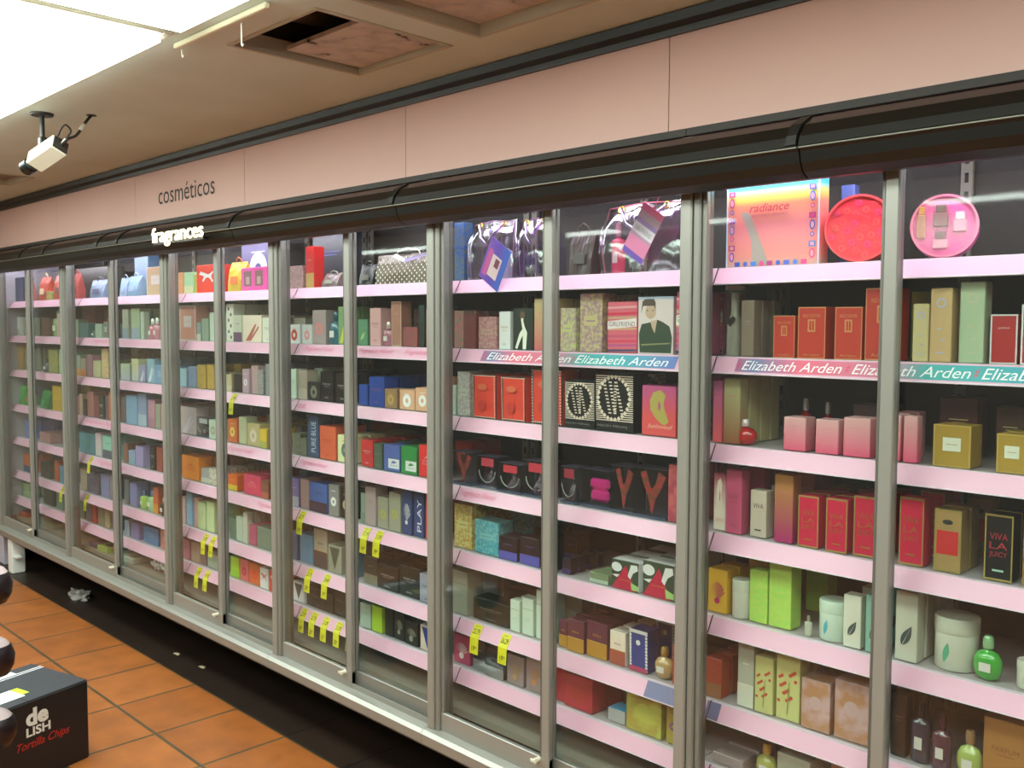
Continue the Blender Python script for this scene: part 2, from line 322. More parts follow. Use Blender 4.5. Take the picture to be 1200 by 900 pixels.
for ui, (x0, x1, xm) in enumerate(zip(bounds, bounds[1:], thin)):
    t = empty('display_cabinet', (x0, WY, 0), uname[ui], 'display cabinet', 'glass fronted display cabinet units'); W = x1-x0
    def part(b, name, par=t, lab=None):
        o = b.build(name, par)
        if lab: o['label'] = lab
        return o
    # carcass
    b = MB(); b.box(-.033, .5, .05, W-.035, .52, 2.32, backm); part(b, 'back_panel')
    b = MB(); b.box(-.033, -.02, 2.30, W-.035, .52, 2.32, backm); part(b, 'top_panel')
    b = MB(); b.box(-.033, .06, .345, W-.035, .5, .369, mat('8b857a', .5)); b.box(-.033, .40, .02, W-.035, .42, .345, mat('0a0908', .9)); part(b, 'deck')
    for ux in ((-.012, W/2-.02, W-.056)):
        b = MB(); b.box(ux-.016, .485, .37, ux+.016, .5, 2.3, mat('7b7668', .5), .002)
        for k in range(38):
            z = .42+k*.05
            b.box(ux-.005, .4842, z, ux+.005, .4852, z+.026, mat('14120f', .8))
        part(b, 'slotted_upright')
    # bottom sill and tracks
    b = MB(); b.extr_x([(-.07, .262), (-.075, .30), (-.062, .312), (-.03, .318), (-.03, .338), (-.024, .338), (-.024, .318), (.0, .318), (.0, .345), (.006, .345), (.006, .318), (.06, .318), (.06, .25), (-.06, .25)], -.033, W-.035, alu)
    b.box(-.033, -.0705, .268, W-.035, -.0695, .272, alud); part(b, 'bottom_sill')
    # mullion
    b = MB(); b.box(-.033, -.045, .315, .005, .012, 2.29, alu, .004); b.box(.007, -.040, .315, .03, .012, 2.29, alu2, .004)
    b.box(-.032, .012, .34, .028, .03, 2.29, alud, .002); part(b, 'mullion')
    if ui == 0:
        b = MB(); b.box(-.085, -.045, .25, -.034, .52, 2.3, mat('b9b4bd', .45), .004); part(b, 'end_panel')
        b = MB(); b.box(.16, -.05, 0, .25, .04, .2485, mat('dcdcd6', .4), .006); b.box(.25, -.04, .12, .31, -.0, .13, mat('dcdcd6', .4)); o = b.build('support_post', None, (x0, WY, 0)); tag(o, 'short white square post propping up the far left end of the cabinets', 'post')
    # sliding doors
    for side_ in (0, 1):
        a, c = (.030, xm-x0+.017) if side_ == 0 else (xm-x0-.017, W-.036)
        y = -.022 if side_ == 0 else .002
        d = empty('sliding_door', (0, 0, 0), None, None); d.parent = t
        del_keys = [k for k in ('label', 'category') if k in d]
        for k in del_keys: del d[k]
        b = MB()
        zb = .320 if side_ else .322
        b.box(a, y-.009, zb, c, y+.009, .385, alu if side_ == 0 else alu2, .002)
        b.box(a, y-.009, 2.25, c, y+.009, 2.285, alu2, .002)
        if side_ == 0: b.box(c-.034, y-.011, zb, c, y+.010, 2.285, alu, .003); b.box(c-.040, y-.009, .385, c-.034, y+.009, 2.25, alud)
        else: b.box(a, y-.008, zb, a+.03, y+.009, 2.285, alu2, .003)
        if side_ == 0: b.box(a, y-.008, zb, a+.014, y+.008, 2.285, alu2, .002)
        else: b.box(c-.014, y-.008, zb, c, y+.008, 2.285, alu2, .002)
        b.build('door_frame', d)
        b = MB(); b.box(a+.012, y-.0025, .38, c-.012, y+.0025, 2.255, glass); b.build('glass_pane', d)
        if side_ == 0:
            b = MB(); b.tube([(c-.045, y-.008, .375), (c-.045, y-.030, .375)], .009, mat('d8d2bc', .3), 12); b.box(c-.062, y-.034, .370, c-.04, y-.028, .381, mat('d8d2bc', .3), .002); b.build('lock', d)
    # lamp tube hidden behind the hood
    b = MB(); b.tube([(.0, .06, 2.215), (W-.07, .06, 2.215)], .013, mat('f6f0ff', .5, emit=TUBE), 10); part(b, 'light_tube', t, 'glowing white lamp tube')
    b = MB(); b.box(-.03, .035, 2.232, W-.04, .085, 2.30, mat('c8c6c0', .5), .003); part(b, 'lamp_housing')
    # shelves
    for k in range(1, 8):
        z = SZ[k]; b = MB(); b.box(-.032, .078, z-.016, W-.036, .485, z, boardm)
        for ux in (-.028, W-.042): b.add([(ux, .10, z-.016), (ux, .48, z-.016), (ux, .48, z-.045), (ux, .12, z-.022), (ux+.003, .10, z-.016), (ux+.003, .48, z-.016), (ux+.003, .48, z-.045), (ux+.003, .12, z-.022)], [(0, 1, 2, 3), (7, 6, 5, 4), (0, 3, 7, 4), (3, 2, 6, 7)], mat('9a938c', .5))
        sh = part(b, 'shelf')
        b = MB(); b.extr_x([(.082, z+.0015), (.078, z+.002), (.053, z-.042), (.058, z-.044), (.083, z-.003)], -.032, W-.036, lipm)
        b.extr_x([(.0775, z+.0025), (.0925, z+.0025), (.0925, z+.0005), (.0775, z+.0005)], -.032, W-.036, lipw)
        b.extr_x([(.0525, z-.041), (.052, z-.044), (.057, z-.0455), (.058, z-.0435)], -.032, W-.036, lipw)
        b.extr_x([(.0840, z+.0028), (.0770, z+.0028), (.0515, z-.0425), (.0565, z-.046)], .0115, .0150, mat('3a3034', .6))
        b.build('price_rail', sh)
# lettering strips on the price rails (on the slanted face)
nrm = Vector((0, -.044, .025)).normalized()
def on_rail(z, s, off): # s 0 bottom..1 top of slanted face
    return Vector((0, WY+.053+.025*s, z-.042+.044*s))+nrm*off
def find_rail(x, k):
    for o in C.objects:
        if o.name.startswith('display_cabinet') and o.parent is None:
            i = round(min(range(len(bounds)-1), key=lambda q: abs(bounds[q]-o.location.x)))
            if bounds[i] <= x < bounds[i+1]:
                shs = [c for c in o.children if c.name.split('.')[0] == 'shelf']
                shs.sort(key=lambda c: -max(v.co.z for v in c.data.vertices)); return o, shs[k-1]
def rail_strip(x0, x1, k, m, words, wm, sh=0.25, s0=.1, s1=.9, name='label_strip'):
    cab, shelf = find_rail(x0, k); z = SZ[k]; ox = cab.location.x; b = MB()
    if m:
        A, B = on_rail(z, s0, .0008), on_rail(z, s1, .0008)
        b.poly([(x0-ox, A.y-WY, A.z), (x1-ox, A.y-WY, A.z), (x1-ox, B.y-WY, B.z), (x0-ox, B.y-WY, B.z)], m)
    for (a, c, s, q0, q1, mm) in words:
        A, B = on_rail(z, q0, .0014), on_rail(z, q1, .0014)
        b.text(s, (a-ox, A.y-WY, A.z), (c-a, 0, 0), B-A, mm, sh)
    b.build(name, shelf)
ramp = ramp_mat(((0, 'b06a90'), (.06, '6a7aa8'), (.2, 'ee6a86'), (.42, 'd87a98'), (.55, '4ab0b0'), (.75, '48a8b4'), (1, '6a7ac0')), 'Generated', 'X', .35)
wt = mat('fdf6fa', .4); red_t = mat('e84468', .4); pt = mat('e87a9c', .4)
ws = [(-2.40, -2.012, 'Elizabeth Arden', .22, .78, wt), (-1.992, -1.632, 'Elizabeth Arden', .22, .78, wt), (-2.42, -2.408, '#', .25, .75, red_t), (-2.008, -1.997, '#', .25, .75, red_t)]
rail_strip(-2.43, -1.604, 2, ramp, ws, wt)
cab, _ = find_rail(-1.3, 2)
ws = [(-1.385, -1.10, 'Elizabeth Arden', .22, .78, wt), (-1.072, -.79, 'Elizabeth Arden', .22, .78, wt), (-.765, -.49, 'Elizabeth Arden', .22, .78, wt), (-1.40, -1.39, '#', .25, .75, red_t), (-1.09, -1.079, '#', .25, .75, red_t), (-.783, -.772, '#', .25, .75, red_t)]
rail_strip(-1.405, -.47, 2, ramp, ws, wt)
for (x0, x1, k) in ((-3.568, -3.346, 2), (-3.169, -2.938, 2), (-2.869, -2.63, 2), (-3.612, -3.404, 4), (-4.258, -4.03, 4), (-3.99, -3.76, 5), (-3.64, -3.56, 3), (-6.08, -5.6, 4), (-7.2, -6.9, 2), (-5.9, -5.5, 5), (-2.55, -2.36, 4), (-5.95, -5.55, 2)):
    rail_strip(x0, x1, k, None, [(x0, x1, 'Fragrance House' if x1-x0 > .15 else 'House', .25, .8, pt)], pt, .4, name='printed_lettering')
rail_strip(-1.70, -1.492, 6, mat('70709a', .4), [], None, s0=.02, s1=.98)
rail_strip(-1.485, -1.44, 6, mat('70709a', .4), [], None, s0=.02, s1=.98)

# ---------------------------------------------------------------- goods
ROWN = ['', 'top', 'second', 'third', 'fourth', 'fifth', 'sixth', 'seventh', 'bottom']
BAYX = [-.942, -1.489, -2.026, -2.572, -3.111, -3.648, -4.178, -4.721, -5.427, -6.142, -6.816]
BAYN = ['rightmost', 'second', 'third', 'fourth', 'fifth', 'sixth', 'sixth', 'fifth', 'fourth', 'third', 'second', 'leftmost']
def bay(x):
    i = sum(1 for q in BAYX if x < q)
    if i == 0: return 'in rightmost glass bay'
    if i == 11: return 'in leftmost glass bay'
    return 'in %s bay from %s' % (BAYN[i], 'right' if i < 6 else 'left')
def grid_curve(n): return [i/n for i in range(n+1)]
ITEMS = '''
1|-0.959|-0.805|0.149|tin|e5a|e9b|pink round gift tin with clear lid|
1|-1.179|-1.005|0.165|tin|e34|f76|red round gift tin with dotted lid|
1|-1.468|-1.187|0.246|holo|f99|5cf|rainbow holographic gift box|radiance
1|-1.182|-1.142|0.211|p|56a|957|blue and plum box end beside the holographic box|
1|-1.936|-1.604|0.212|clr|b9b|c44|clear vinyl tote bag holding a pink bottle|
1|-2.066|-1.964|0.144|bag|433|322|dark brown soft cosmetic bag|
1|-2.554|-2.318|0.207|clr|a9b|98a|clear vinyl tote bag with gold rings|
1|-2.301|-2.157|0.2|clr|748|536|clear vinyl tote bag with purple base|
1|-2.633|-2.577|0.213|s|259|764|blue patterned paper bag|
1|-3.114|-2.745|0.119|dots|654|eed|grey gift bag with white polka dots|
1|-3.226|-3.12|0.086|bag|222|433|black gift bag with pointed corners|
1|-3.502|-3.373|0.061|bag|766|998|grey gift pouch with pale top|
1|-3.863|-3.571|0.28|p|335|55a|tall navy gift box standing at the back|@b
1|-4.542|-4.202|0.267|o|548|ddd|large purple gift box with white round logo|@b
1|-6.85|-6.204|0.22|p|544|433|wide dark brown gift box at the back|@b
1|-5.885|-5.687|0.267|p|79b|68a|tall blue gift box at the back|@b
1|-3.75|-3.637|0.101|s|977|c99|dusty pink gift pouch|
1|-3.615|-3.548|0.181|k|c22|b95|tall red gift box with tan base|
1|-4.18|-3.942|0.11|w|e5a|866|pink gift box with two windows|
1|-3.935|-3.852|0.061|p|b37|925|magenta gift box end|
1|-4.331|-4.188|0.146|bag|db2|e62|yellow gift bag with silver ribbon|
1|-4.638|-4.41|0.142|cat|e32|eee|red sports gift bag with a white leaping cat|
1|-4.687|-4.639|0.1|p|cb3|cb3|narrow yellow gift box|
1|-4.803|-4.696|0.113|k|ada|dda|green and white gift box|
1|-4.873|-4.803|0.115|p|d96|dba|small orange gift box|
1|-5.255|-5.027|0.158|L|ca8|dcc|tan gift box with pale centre label|
1|-5.512|-5.37|0.119|bag|9bd|bce|pale blue gift bag|
1|-5.621|-5.512|0.113|bag|abd|bce|light blue gift bag|
1|-6.092|-5.863|0.113|bag|89b|668|grey blue gift bag|
1|-6.361|-6.26|0.165|bag|c55|a33|red gift bag beside the post|
1|-6.715|-6.512|0.166|bag|b54|855|red and brown gift bag|
1|-6.995|-6.828|0.164|bag|c54|edb|coral gift bag with white handle|
1|-6.832|-6.719|0.06|s|db7|484|gold and green bow packet|
1|-7.293|-7.186|0.168|bag|b55|c66|rose gift bag|
1|-7.48|-7.311|0.175|p|346|223|navy gift box|
2|-0.703|-0.641|0.135|b|b22|ddd|red perfume box with silver edge|
2|-0.769|-0.708|0.113|b|a22|ccc|dark red perfume box with silver edge|
2|-0.834|-0.776|0.189|O|ab9|bb9|tall sage green perfume box|
2|-0.901|-0.848|0.176|O|ca7|bbc|tall gold perfume box with embossed medallion|
2|-0.945|-0.904|0.14|O|cb8|bbd|slim gold perfume box with silver medallion|
2|-1.061|-0.977|0.18|R|b32|c85|large red perfume box with gold door label|
2|-1.142|-1.067|0.134|R|b32|c85|medium red perfume box with gold door label|
2|-1.245|-1.165|0.135|R|b32|c85|medium red perfume box with gold door label|
2|-1.317|-1.252|0.113|R|b32|c85|small red perfume box with gold door label|
2|-1.487|-1.429|0.198|heart|aa9|322|clear cylinder pack with a dark heart|
2|-1.421|-1.378|0.156|p|876|988|dusty mauve box|
2|-1.636|-1.564|0.185|G|c68|eed|pink striped perfume box with white band|GIRLFRIEND
2|-1.777|-1.645|0.172|man|dcc|343|white perfume box printed with a dark shirted figure|
2|-1.902|-1.784|0.159|G|d67|edd|pink striped perfume box with white band|GIRLFRIEND
2|-2.019|-1.923|0.188|s|cb8|969|lilac and lime printed perfume box|
2|-2.097|-2.026|0.142|s|cc8|a7a|small lilac and lime printed perfume box|
2|-2.222|-2.109|0.175|g|cb8|c66|leopard print gift box fading to red|
2|-2.325|-2.226|0.144|fig|454|eed|black perfume box with a white figure|
2|-2.388|-2.329|0.133|t|ddd|a84|tall white perfume box with gold print|
2|-2.499|-2.401|0.115|s|b98|a57|pink and tan mosaic perfume box|
2|-2.634|-2.577|0.138|s|b66|586|red floral perfume box|
2|-2.572|-2.503|0.122|p|733|522|dark red perfume box|
2|-2.797|-2.741|0.146|o|a66|c55|dusky red perfume box with pink disc|
2|-2.838|-2.802|0.162|p|354|243|narrow dark green perfume box|
2|-2.933|-2.843|0.077|s|855|a44|maroon perfume box|
2|-3.003|-2.938|0.178|b|a76|ca9|tall rosewood perfume box with pale edge|
2|-3.071|-3.009|0.097|bot|a67|dcb|pink ribboned perfume bottle|
2|-3.151|-3.076|0.153|t|daa|966|pale pink perfume box with pointed top|
2|-3.234|-3.163|0.108|f|586|9b6|green leafy perfume box|
2|-3.37|-3.295|0.162|x|796|cc4|green and yellow perfume box|
2|-3.46|-3.376|0.141|bot|367|256|dark teal perfume bottle|
2|-3.572|-3.466|0.149|o|a99|d88|grey perfume box with pink disc|
2|-3.663|-3.58|0.086|o|ddd|e99|white perfume box with pale pink disc|
2|-3.769|-3.67|0.086|o|ddd|c43|white perfume box with red disc|
2|-3.986|-3.887|0.117|t|ddc|888|white perfume box with grey print|
2|-4.17|-3.994|0.13|x|edc|b65|white perfume box with rose figure|
2|-4.262|-4.178|0.131|k|ccb|646|white and purple perfume box|
2|-4.347|-4.27|0.186|d|ddc|534|tall white perfume box with dark spots|
2|-4.508|-4.427|0.145|p|bcb|bcb|pale green perfume box|
2|-4.601|-4.526|0.115|p|898|787|grey perfume box|
2|-4.658|-4.61|0.097|k|899|ccb|small grey and white perfume box|
2|-4.862|-4.675|0.184|L|c87|dcc|tall dusty pink perfume box with white seal|
2|-5.113|-5.017|0.154|bot|c99|edd|slender pink perfume bottle with white cap|
2|-5.19|-5.124|0.121|bot|c89|eee|pale pink perfume bottle with white cap|
2|-5.279|-5.201|0.116|bot|c78|eee|rose perfume bottle with white cap|
2|-5.358|-5.313|0.156|p|bcb|9aa|thin pale grey perfume box|
2|-5.487|-5.369|0.176|k|ab9|9ab|tall pale green perfume box with grey base|
2|-5.584|-5.499|0.172|k|aa9|89a|tall grey green perfume box|
2|-5.799|-5.735|0.097|p|645|645|narrow plum perfume box|
2|-5.878|-5.812|0.097|L|676|bbb|grey perfume box with pale label|
2|-5.998|-5.891|0.087|p|9a9|a9a|beige perfume box|
2|-6.109|-6.026|0.065|bot|576|365|dark green perfume bottle|
2|-6.264|-6.122|0.092|s|577|477|teal perfume box|
2|-6.35|-6.277|0.114|p|898|798|narrow grey green perfume box|
2|-6.654|-6.529|0.154|p|b99|978|pink perfume box|
2|-6.797|-6.669|0.178|bot|9a7|786|pale green perfume bottle|
2|-6.982|-6.816|0.121|s|754|544|brown perfume box|
2|-7.334|-7.208|0.122|p|998|887|grey perfume box end|
2|-7.48|-7.426|0.135|k|ddd|bba|stacked white perfume carton|
2|-6.773|-6.53|0.216|p|933|c66|dark red perfume box at the back|@b
2|-6.386|-6.245|0.189|p|843|b85|brown perfume box at the back|@b
2|-1.03|-0.986|0.176|t|dd6|684|small white and yellow printed gift box|@b
2|-5.318|-5.198|0.158|p|976|865|brown perfume box at the back|@b
3|-0.948|-0.851|0.152|p|633|dc8|brown gift box at the back with pale top|@b
3|-1.182|-1.068|0.12|p|644|ddc|dark brown gift box at the back|@b
3|-0.814|-0.744|0.134|p|643|dc8|dark brown gift box at the back|@b
3|-1.358|-1.31|0.124|bot|b22|dcc|tall red perfume bottle at the back|@b
3|-1.283|-1.242|0.118|bot|b22|dcc|tall red perfume bottle at the back|@b
3|-0.744|-0.676|0.089|L|a83|ddc|gold perfume box with white square label|
3|-0.886|-0.797|0.1|L|a83|ddc|large gold perfume box with white square label|
3|-0.958|-0.921|0.115|g|daa|d57|pink gradient perfume box|
3|-1.018|-0.965|0.115|g|daa|d57|pink gradient perfume box|
3|-1.114|-1.04|0.1|g|daa|d57|pink gradient perfume box|
3|-1.189|-1.123|0.09|g|daa|d57|pink gradient perfume box|
3|-1.281|-1.214|0.09|g|daa|d57|pink gradient perfume box|
3|-1.45|-1.377|0.071|bot|b22|dcc|red heart shaped perfume bottle with glass cap|
3|-1.471|-1.416|0.186|g|bb8|953|lime and brown gradient perfume box|
3|-1.508|-1.474|0.177|g|a58|d55|purple to red gradient perfume box|
3|-1.626|-1.563|0.182|fem|b58|c55|large magenta sunset perfume box with gold figure|
3|-1.764|-1.635|0.152|fem|b58|d55|magenta sunset perfume box with gold figure|
3|-1.941|-1.79|0.185|z|222|edc|large black and white striped perfume box|MINAJ
3|-2.076|-1.948|0.155|z|222|edc|black and white striped perfume box|MINAJ
3|-2.229|-2.084|0.186|dot|d43|edc|large coral perfume box with dotted edge|
3|-2.375|-2.253|0.154|dot|d43|edc|coral perfume box with dotted edge|
3|-2.517|-2.392|0.157|dot|d43|edc|coral perfume box with dotted edge|
3|-2.61|-2.54|0.163|s|bba|989|tall off white marbled perfume box|
3|-2.639|-2.615|0.111|p|aba|9a9|narrow pale green perfume box|
3|-2.767|-2.727|0.134|p|da8|da8|tall peach perfume box|
3|-2.86|-2.772|0.091|o|da8|eee|peach perfume box with white seal|
3|-2.962|-2.865|0.079|o|da8|eee|peach perfume box with white seal|
3|-3.05|-2.967|0.078|o|975|b95|bronze perfume box with circle print|
3|-3.16|-3.056|0.121|t|249|958|royal blue perfume box|
3|-3.231|-3.166|0.086|p|249|35a|small royal blue perfume box|
3|-3.399|-3.292|0.126|t|322|aaa|black perfume box with silver print|
3|-3.503|-3.405|0.13|t|322|aaa|tall black perfume box with silver print|
3|-3.612|-3.51|0.08|o|544|887|dark brown perfume box|
3|-3.688|-3.618|0.13|k|ba9|cba|beige perfume box|
3|-3.767|-3.695|0.132|t|cdc|9a9|white perfume box with green print|
3|-3.9|-3.863|0.127|p|a98|877|beige perfume box|
3|-3.977|-3.908|0.148|s|888|99a|grey marbled perfume box|
3|-4.04|-3.985|0.118|s|999|877|small grey marbled perfume box|
3|-4.112|-4.047|0.136|p|b99|a88|rose beige perfume box|
3|-4.186|-4.12|0.117|o|b9a|ddd|pink grey perfume box with white spot|
3|-4.278|-4.194|0.088|p|433|322|dark brown perfume box beside beige box|
3|-4.347|-4.287|0.085|k|ba8|cb9|beige perfume box|
3|-4.481|-4.418|0.089|s|ba8|876|tan printed perfume box|
3|-4.563|-4.489|0.126|t|b94|862|gold perfume box with brown print|
3|-4.666|-4.572|0.122|t|b94|862|gold perfume box with brown print|
3|-4.773|-4.686|0.11|s|89b|9ac|blue grey perfume box|
3|-4.873|-4.783|0.097|p|9bc|8ac|pale blue perfume box|
3|-5.169|-5.028|0.106|L|79b|8ac|sky blue perfume box|
3|-5.28|-5.179|0.137|x|8ab|dde|blue perfume box with white slash|
3|-5.372|-5.292|0.1|x|99b|dde|small blue perfume box with white slash|
3|-5.477|-5.383|0.131|g|cc9|bbb|pale yellow perfume box fading to grey|
3|-5.636|-5.502|0.101|g|ab9|aab|pale green perfume box fading to grey|
3|-5.786|-5.735|0.138|bot|dca|9b9|slim glass perfume bottle|
3|-5.916|-5.811|0.182|s|cb8|b76|tall gold filigree perfume box|
3|-6.054|-5.932|0.105|s|bb8|a98|beige perfume box with pale stripes|
3|-6.15|-6.066|0.14|p|a78|977|dusky pink perfume box|
3|-6.25|-6.165|0.115|k|a98|c74|beige and orange perfume box|
3|-6.337|-6.264|0.13|k|898|c84|grey and orange perfume box|
3|-6.656|-6.546|0.162|p|9b9|8a8|pale green perfume box|
3|-6.849|-6.671|0.158|s|a94|687|olive and gold perfume box|
3|-7.003|-6.868|0.095|bot|556|445|dark grey perfume bottle|
3|-7.317|-7.209|0.161|p|998|887|grey perfume box|
3|-7.48|-7.353|0.174|s|b84|787|amber and grey gift pack|
4|-0.682|-0.624|0.191|b|c74|974|orange perfume box with brown edge|
4|-0.765|-0.701|0.154|v|222|a34|black perfume box with crimson print|VIVA LA JUICY
4|-0.879|-0.814|0.15|V|a85|c33|gold perfume box with red centre|VIVA
4|-0.964|-0.902|0.167|j|c24|a63|tall crimson perfume box with gold print|VIVA LA JUICY
4|-1.083|-1.014|0.154|j|c24|a63|large crimson perfume box with gold print|VIVA LA JUICY
4|-1.153|-1.092|0.14|j|c24|a63|small crimson perfume box with gold print|VIVA LA JUICY
4|-1.233|-1.172|0.137|j|c24|a63|crimson perfume box with gold print|VIVA LA JUICY
4|-1.304|-1.246|0.186|g|b84|a26|floral perfume box fading to magenta|
4|-1.383|-1.33|0.131|V|cba|433|cream perfume box with black print|VIVA
4|-1.455|-1.402|0.181|t|c57|a45|tall coral pink perfume box|
4|-1.503|-1.46|0.165|fem|b46|edc|rose perfume box with white swirl|
4|-1.661|-1.585|0.173|m|a45|c66|rose red gift box|
4|-1.79|-1.664|0.159|clb|666|b45|clear gift box showing a red carnival figure|
4|-1.882|-1.793|0.155|clb|655|c33|clear gift box showing a red plumed figure|
4|-2.006|-1.885|0.128|clb|544|e28|clear gift box with hot pink satin pouch|
4|-2.093|-2.018|0.127|clb|556|c45|clear gift box with red tag|
4|-2.268|-2.147|0.129|clb|556|e45|clear gift box with coral tag|
4|-2.387|-2.272|0.107|clb|556|e45|clear gift box with coral tag|
4|-2.507|-2.4|0.12|clb|656|e56|clear gift box with pink tag|
4|-2.634|-2.53|0.126|clb|665|987|clear gift box with crystals|
4|-2.84|-2.737|0.123|l|d33|e99|red sport perfume box|
4|-2.947|-2.845|0.11|q|384|ddd|green sport perfume box with white label|
4|-3.058|-2.952|0.106|q|56a|ddd|blue sport perfume box with white label|
4|-3.121|-3.064|0.104|t|565|988|grey sport perfume box|
4|-3.216|-3.133|0.11|t|c33|dcc|red sport perfume box|
4|-3.39|-3.271|0.116|o|dda|677|cream perfume box with grey circle|
4|-3.52|-3.396|0.146|t|d64|a43|coral orange perfume box|
4|-3.615|-3.527|0.189|T|457|cde|tall steel blue perfume box|PURE BLUE
4|-3.672|-3.623|0.077|p|776|665|taupe perfume box|
4|-3.751|-3.679|0.093|s|776|554|brown marbled perfume box|
4|-3.952|-3.884|0.097|o|655|877|plum grey perfume box|
4|-4.031|-3.968|0.09|k|db3|aa5|yellow perfume box with dark edge|
4|-4.16|-4.038|0.109|o|ba7|dcb|beige perfume box with pale circle|
4|-4.243|-4.168|0.133|p|bb9|aa8|tall khaki perfume box|
4|-4.346|-4.252|0.117|o|c63|dc6|orange perfume box with yellow circle|
4|-4.535|-4.444|0.098|o|bcb|a98|white floral perfume box|
4|-4.685|-4.544|0.106|clb|899|ddd|clear gift box with white flowers|
4|-4.883|-4.694|0.147|x|baa|cbc|large lilac perfume box|
4|-5.092|-5.007|0.144|p|d99|c78|pink perfume box|
4|-5.169|-5.103|0.139|p|998|887|grey perfume box|
4|-5.269|-5.179|0.157|k|b89|a78|dusky pink perfume box|
4|-5.394|-5.279|0.189|k|89b|abc|pale blue perfume box|
4|-5.561|-5.406|0.17|p|8ac|79b|sky blue perfume box|
4|-5.648|-5.574|0.161|p|655|544|brown perfume box|
4|-5.813|-5.736|0.172|p|c62|b52|orange perfume box|
4|-5.879|-5.826|0.148|p|656|545|plum perfume box|
4|-5.972|-5.892|0.143|t|444|eed|black perfume box with white letters|
4|-6.054|-5.986|0.138|p|844|733|dark red perfume box|
4|-6.165|-6.067|0.159|p|b77|a66|dusky red perfume box|
4|-6.224|-6.181|0.107|p|543|654|thin brown perfume box|
4|-6.295|-6.237|0.136|p|b98|a87|pinkish beige perfume box|
4|-6.369|-6.31|0.115|p|b88|a77|small pinkish perfume box|
4|-6.77|-6.595|0.169|s|ca3|a72|gold foil perfume box|
4|-7.021|-6.853|0.121|bag|384|2a6|shiny green gift bag|
4|-7.34|-7.231|0.117|bag|494|c63|green and red gift bag|
4|-7.48|-7.376|0.13|bag|5a5|3b8|bright green gift bag|
5|-0.693|-0.64|0.064|jar|ccb|bba|squat cream jar|
5|-0.785|-0.718|0.103|bot|4a4|9c9|green glass perfume bottle|
5|-0.886|-0.784|0.127|jar|ccb|5a8|large white body cream jar with green leaf|
5|-0.964|-0.907|0.174|f|ccb|455|white perfume box with grey leaf|
5|-1.04|-0.994|0.148|f|8ba|576|mint perfume box with grey leaf|
5|-1.099|-1.049|0.136|f|ddc|455|white perfume box with grey leaf|
5|-1.18|-1.102|0.105|jar|cdc|4ab|white body cream jar with teal leaf|
5|-1.211|-1.187|0.055|bot|bba|998|small pale perfume bottle|
5|-1.32|-1.25|0.183|s|ad6|cd6|tall lime floral perfume box|
5|-1.38|-1.322|0.148|s|ad6|cd6|lime floral perfume box|
5|-1.441|-1.383|0.109|jar|ccb|dcb|cream body lotion jar|
5|-1.515|-1.449|0.127|D|da3|b26|gold and magenta perfume box|
5|-1.592|-1.577|0.128|p|ca4|ca4|narrow gold perfume box|
5|-1.747|-1.629|0.108|pin|ddd|b24|white figure box with crimson triangle|
5|-1.868|-1.76|0.092|pin|ddd|b24|white figure box with crimson triangle|
5|-1.96|-1.881|0.033|k|786|aba|low green and white packet|
5|-2.09|-2.048|0.052|k|434|436|dark purple perfume box|
5|-2.177|-2.118|0.104|k|433|44a|tall plum perfume box with blue base|
5|-2.283|-2.185|0.095|k|434|55a|plum perfume box with blue base|
5|-2.386|-2.291|0.082|k|434|55a|dark plum perfume box with blue base|
5|-2.516|-2.39|0.121|s|7bb|38a|turquoise printed perfume box|
5|-2.634|-2.535|0.164|s|cc8|b72|pale yellow perfume box with gold pattern|
5|-2.799|-2.733|0.175|D|c44|cc8|red perfume box with gold curls|
5|-2.867|-2.804|0.176|T|247|dde|blue perfume box with white lettering|PLAY
5|-2.937|-2.873|0.174|D|247|ddd|blue perfume box with white splash|
5|-3.02|-2.943|0.156|o|998|aa5|grey perfume box with gold bottle print|
5|-3.1|-3.026|0.128|o|998|aa5|silver grey perfume box with gold bottle print|
5|-3.182|-3.106|0.16|p|a99|988|tall grey perfume box|
5|-3.225|-3.188|0.126|k|898|787|small grey perfume box|
5|-3.367|-3.286|0.13|o|333|bb9|black perfume box with pale disc|
5|-3.451|-3.374|0.138|o|888|eee|silver perfume box with white disc|
5|-3.599|-3.458|0.128|k|46a|434|blue perfume box with dark base|
5|-3.676|-3.606|0.134|p|a88|987|rose beige perfume box|
5|-3.763|-3.683|0.128|k|769|aab|violet and grey perfume box|
5|-3.942|-3.866|0.127|t|566|455|slate perfume box|
5|-4.021|-3.951|0.085|k|854|b65|brown red perfume box|
5|-4.192|-4.029|0.095|l|d46|e88|bright raspberry perfume box|
5|-4.346|-4.251|0.077|k|d62|db3|orange and yellow perfume box|
5|-4.543|-4.425|0.085|s|ddc|a76|white perfume box with rose print|
5|-4.647|-4.553|0.074|k|aaa|ccb|clear topped grey perfume box|
5|-4.852|-4.655|0.126|l|e82|d61|orange perfume carton|
5|-5.081|-4.995|0.179|k|998|aaa|grey perfume box|
5|-5.169|-5.092|0.138|p|943|833|dark red perfume box|
5|-5.247|-5.18|0.135|t|333|ddd|black perfume box with white letters|
5|-5.443|-5.338|0.117|p|a9c|98b|lilac perfume box|
5|-5.552|-5.456|0.081|k|9ac|8ab|pale blue perfume box|
5|-5.625|-5.563|0.115|p|854|743|brown red perfume box|
5|-5.933|-5.75|0.14|k|9cb|556|mint perfume box with dark base|
5|-6.041|-5.946|0.147|g|cab|ccc|pink grey perfume box|
5|-6.311|-6.055|0.131|s|599|57a|teal blue perfume box|
5|-6.597|-6.489|0.147|p|579|468|blue perfume box|
5|-7.06|-6.84|0.069|s|b88|a77|pink figured perfume box|
5|-7.36|-7.232|0.132|s|67b|98c|violet blue perfume box|
6|-0.751|-0.651|0.167|t|a74|853|large amber perfume box|
6|-0.816|-0.754|0.114|bot|ab6|a86|lime glass perfume bottle with tan cap|
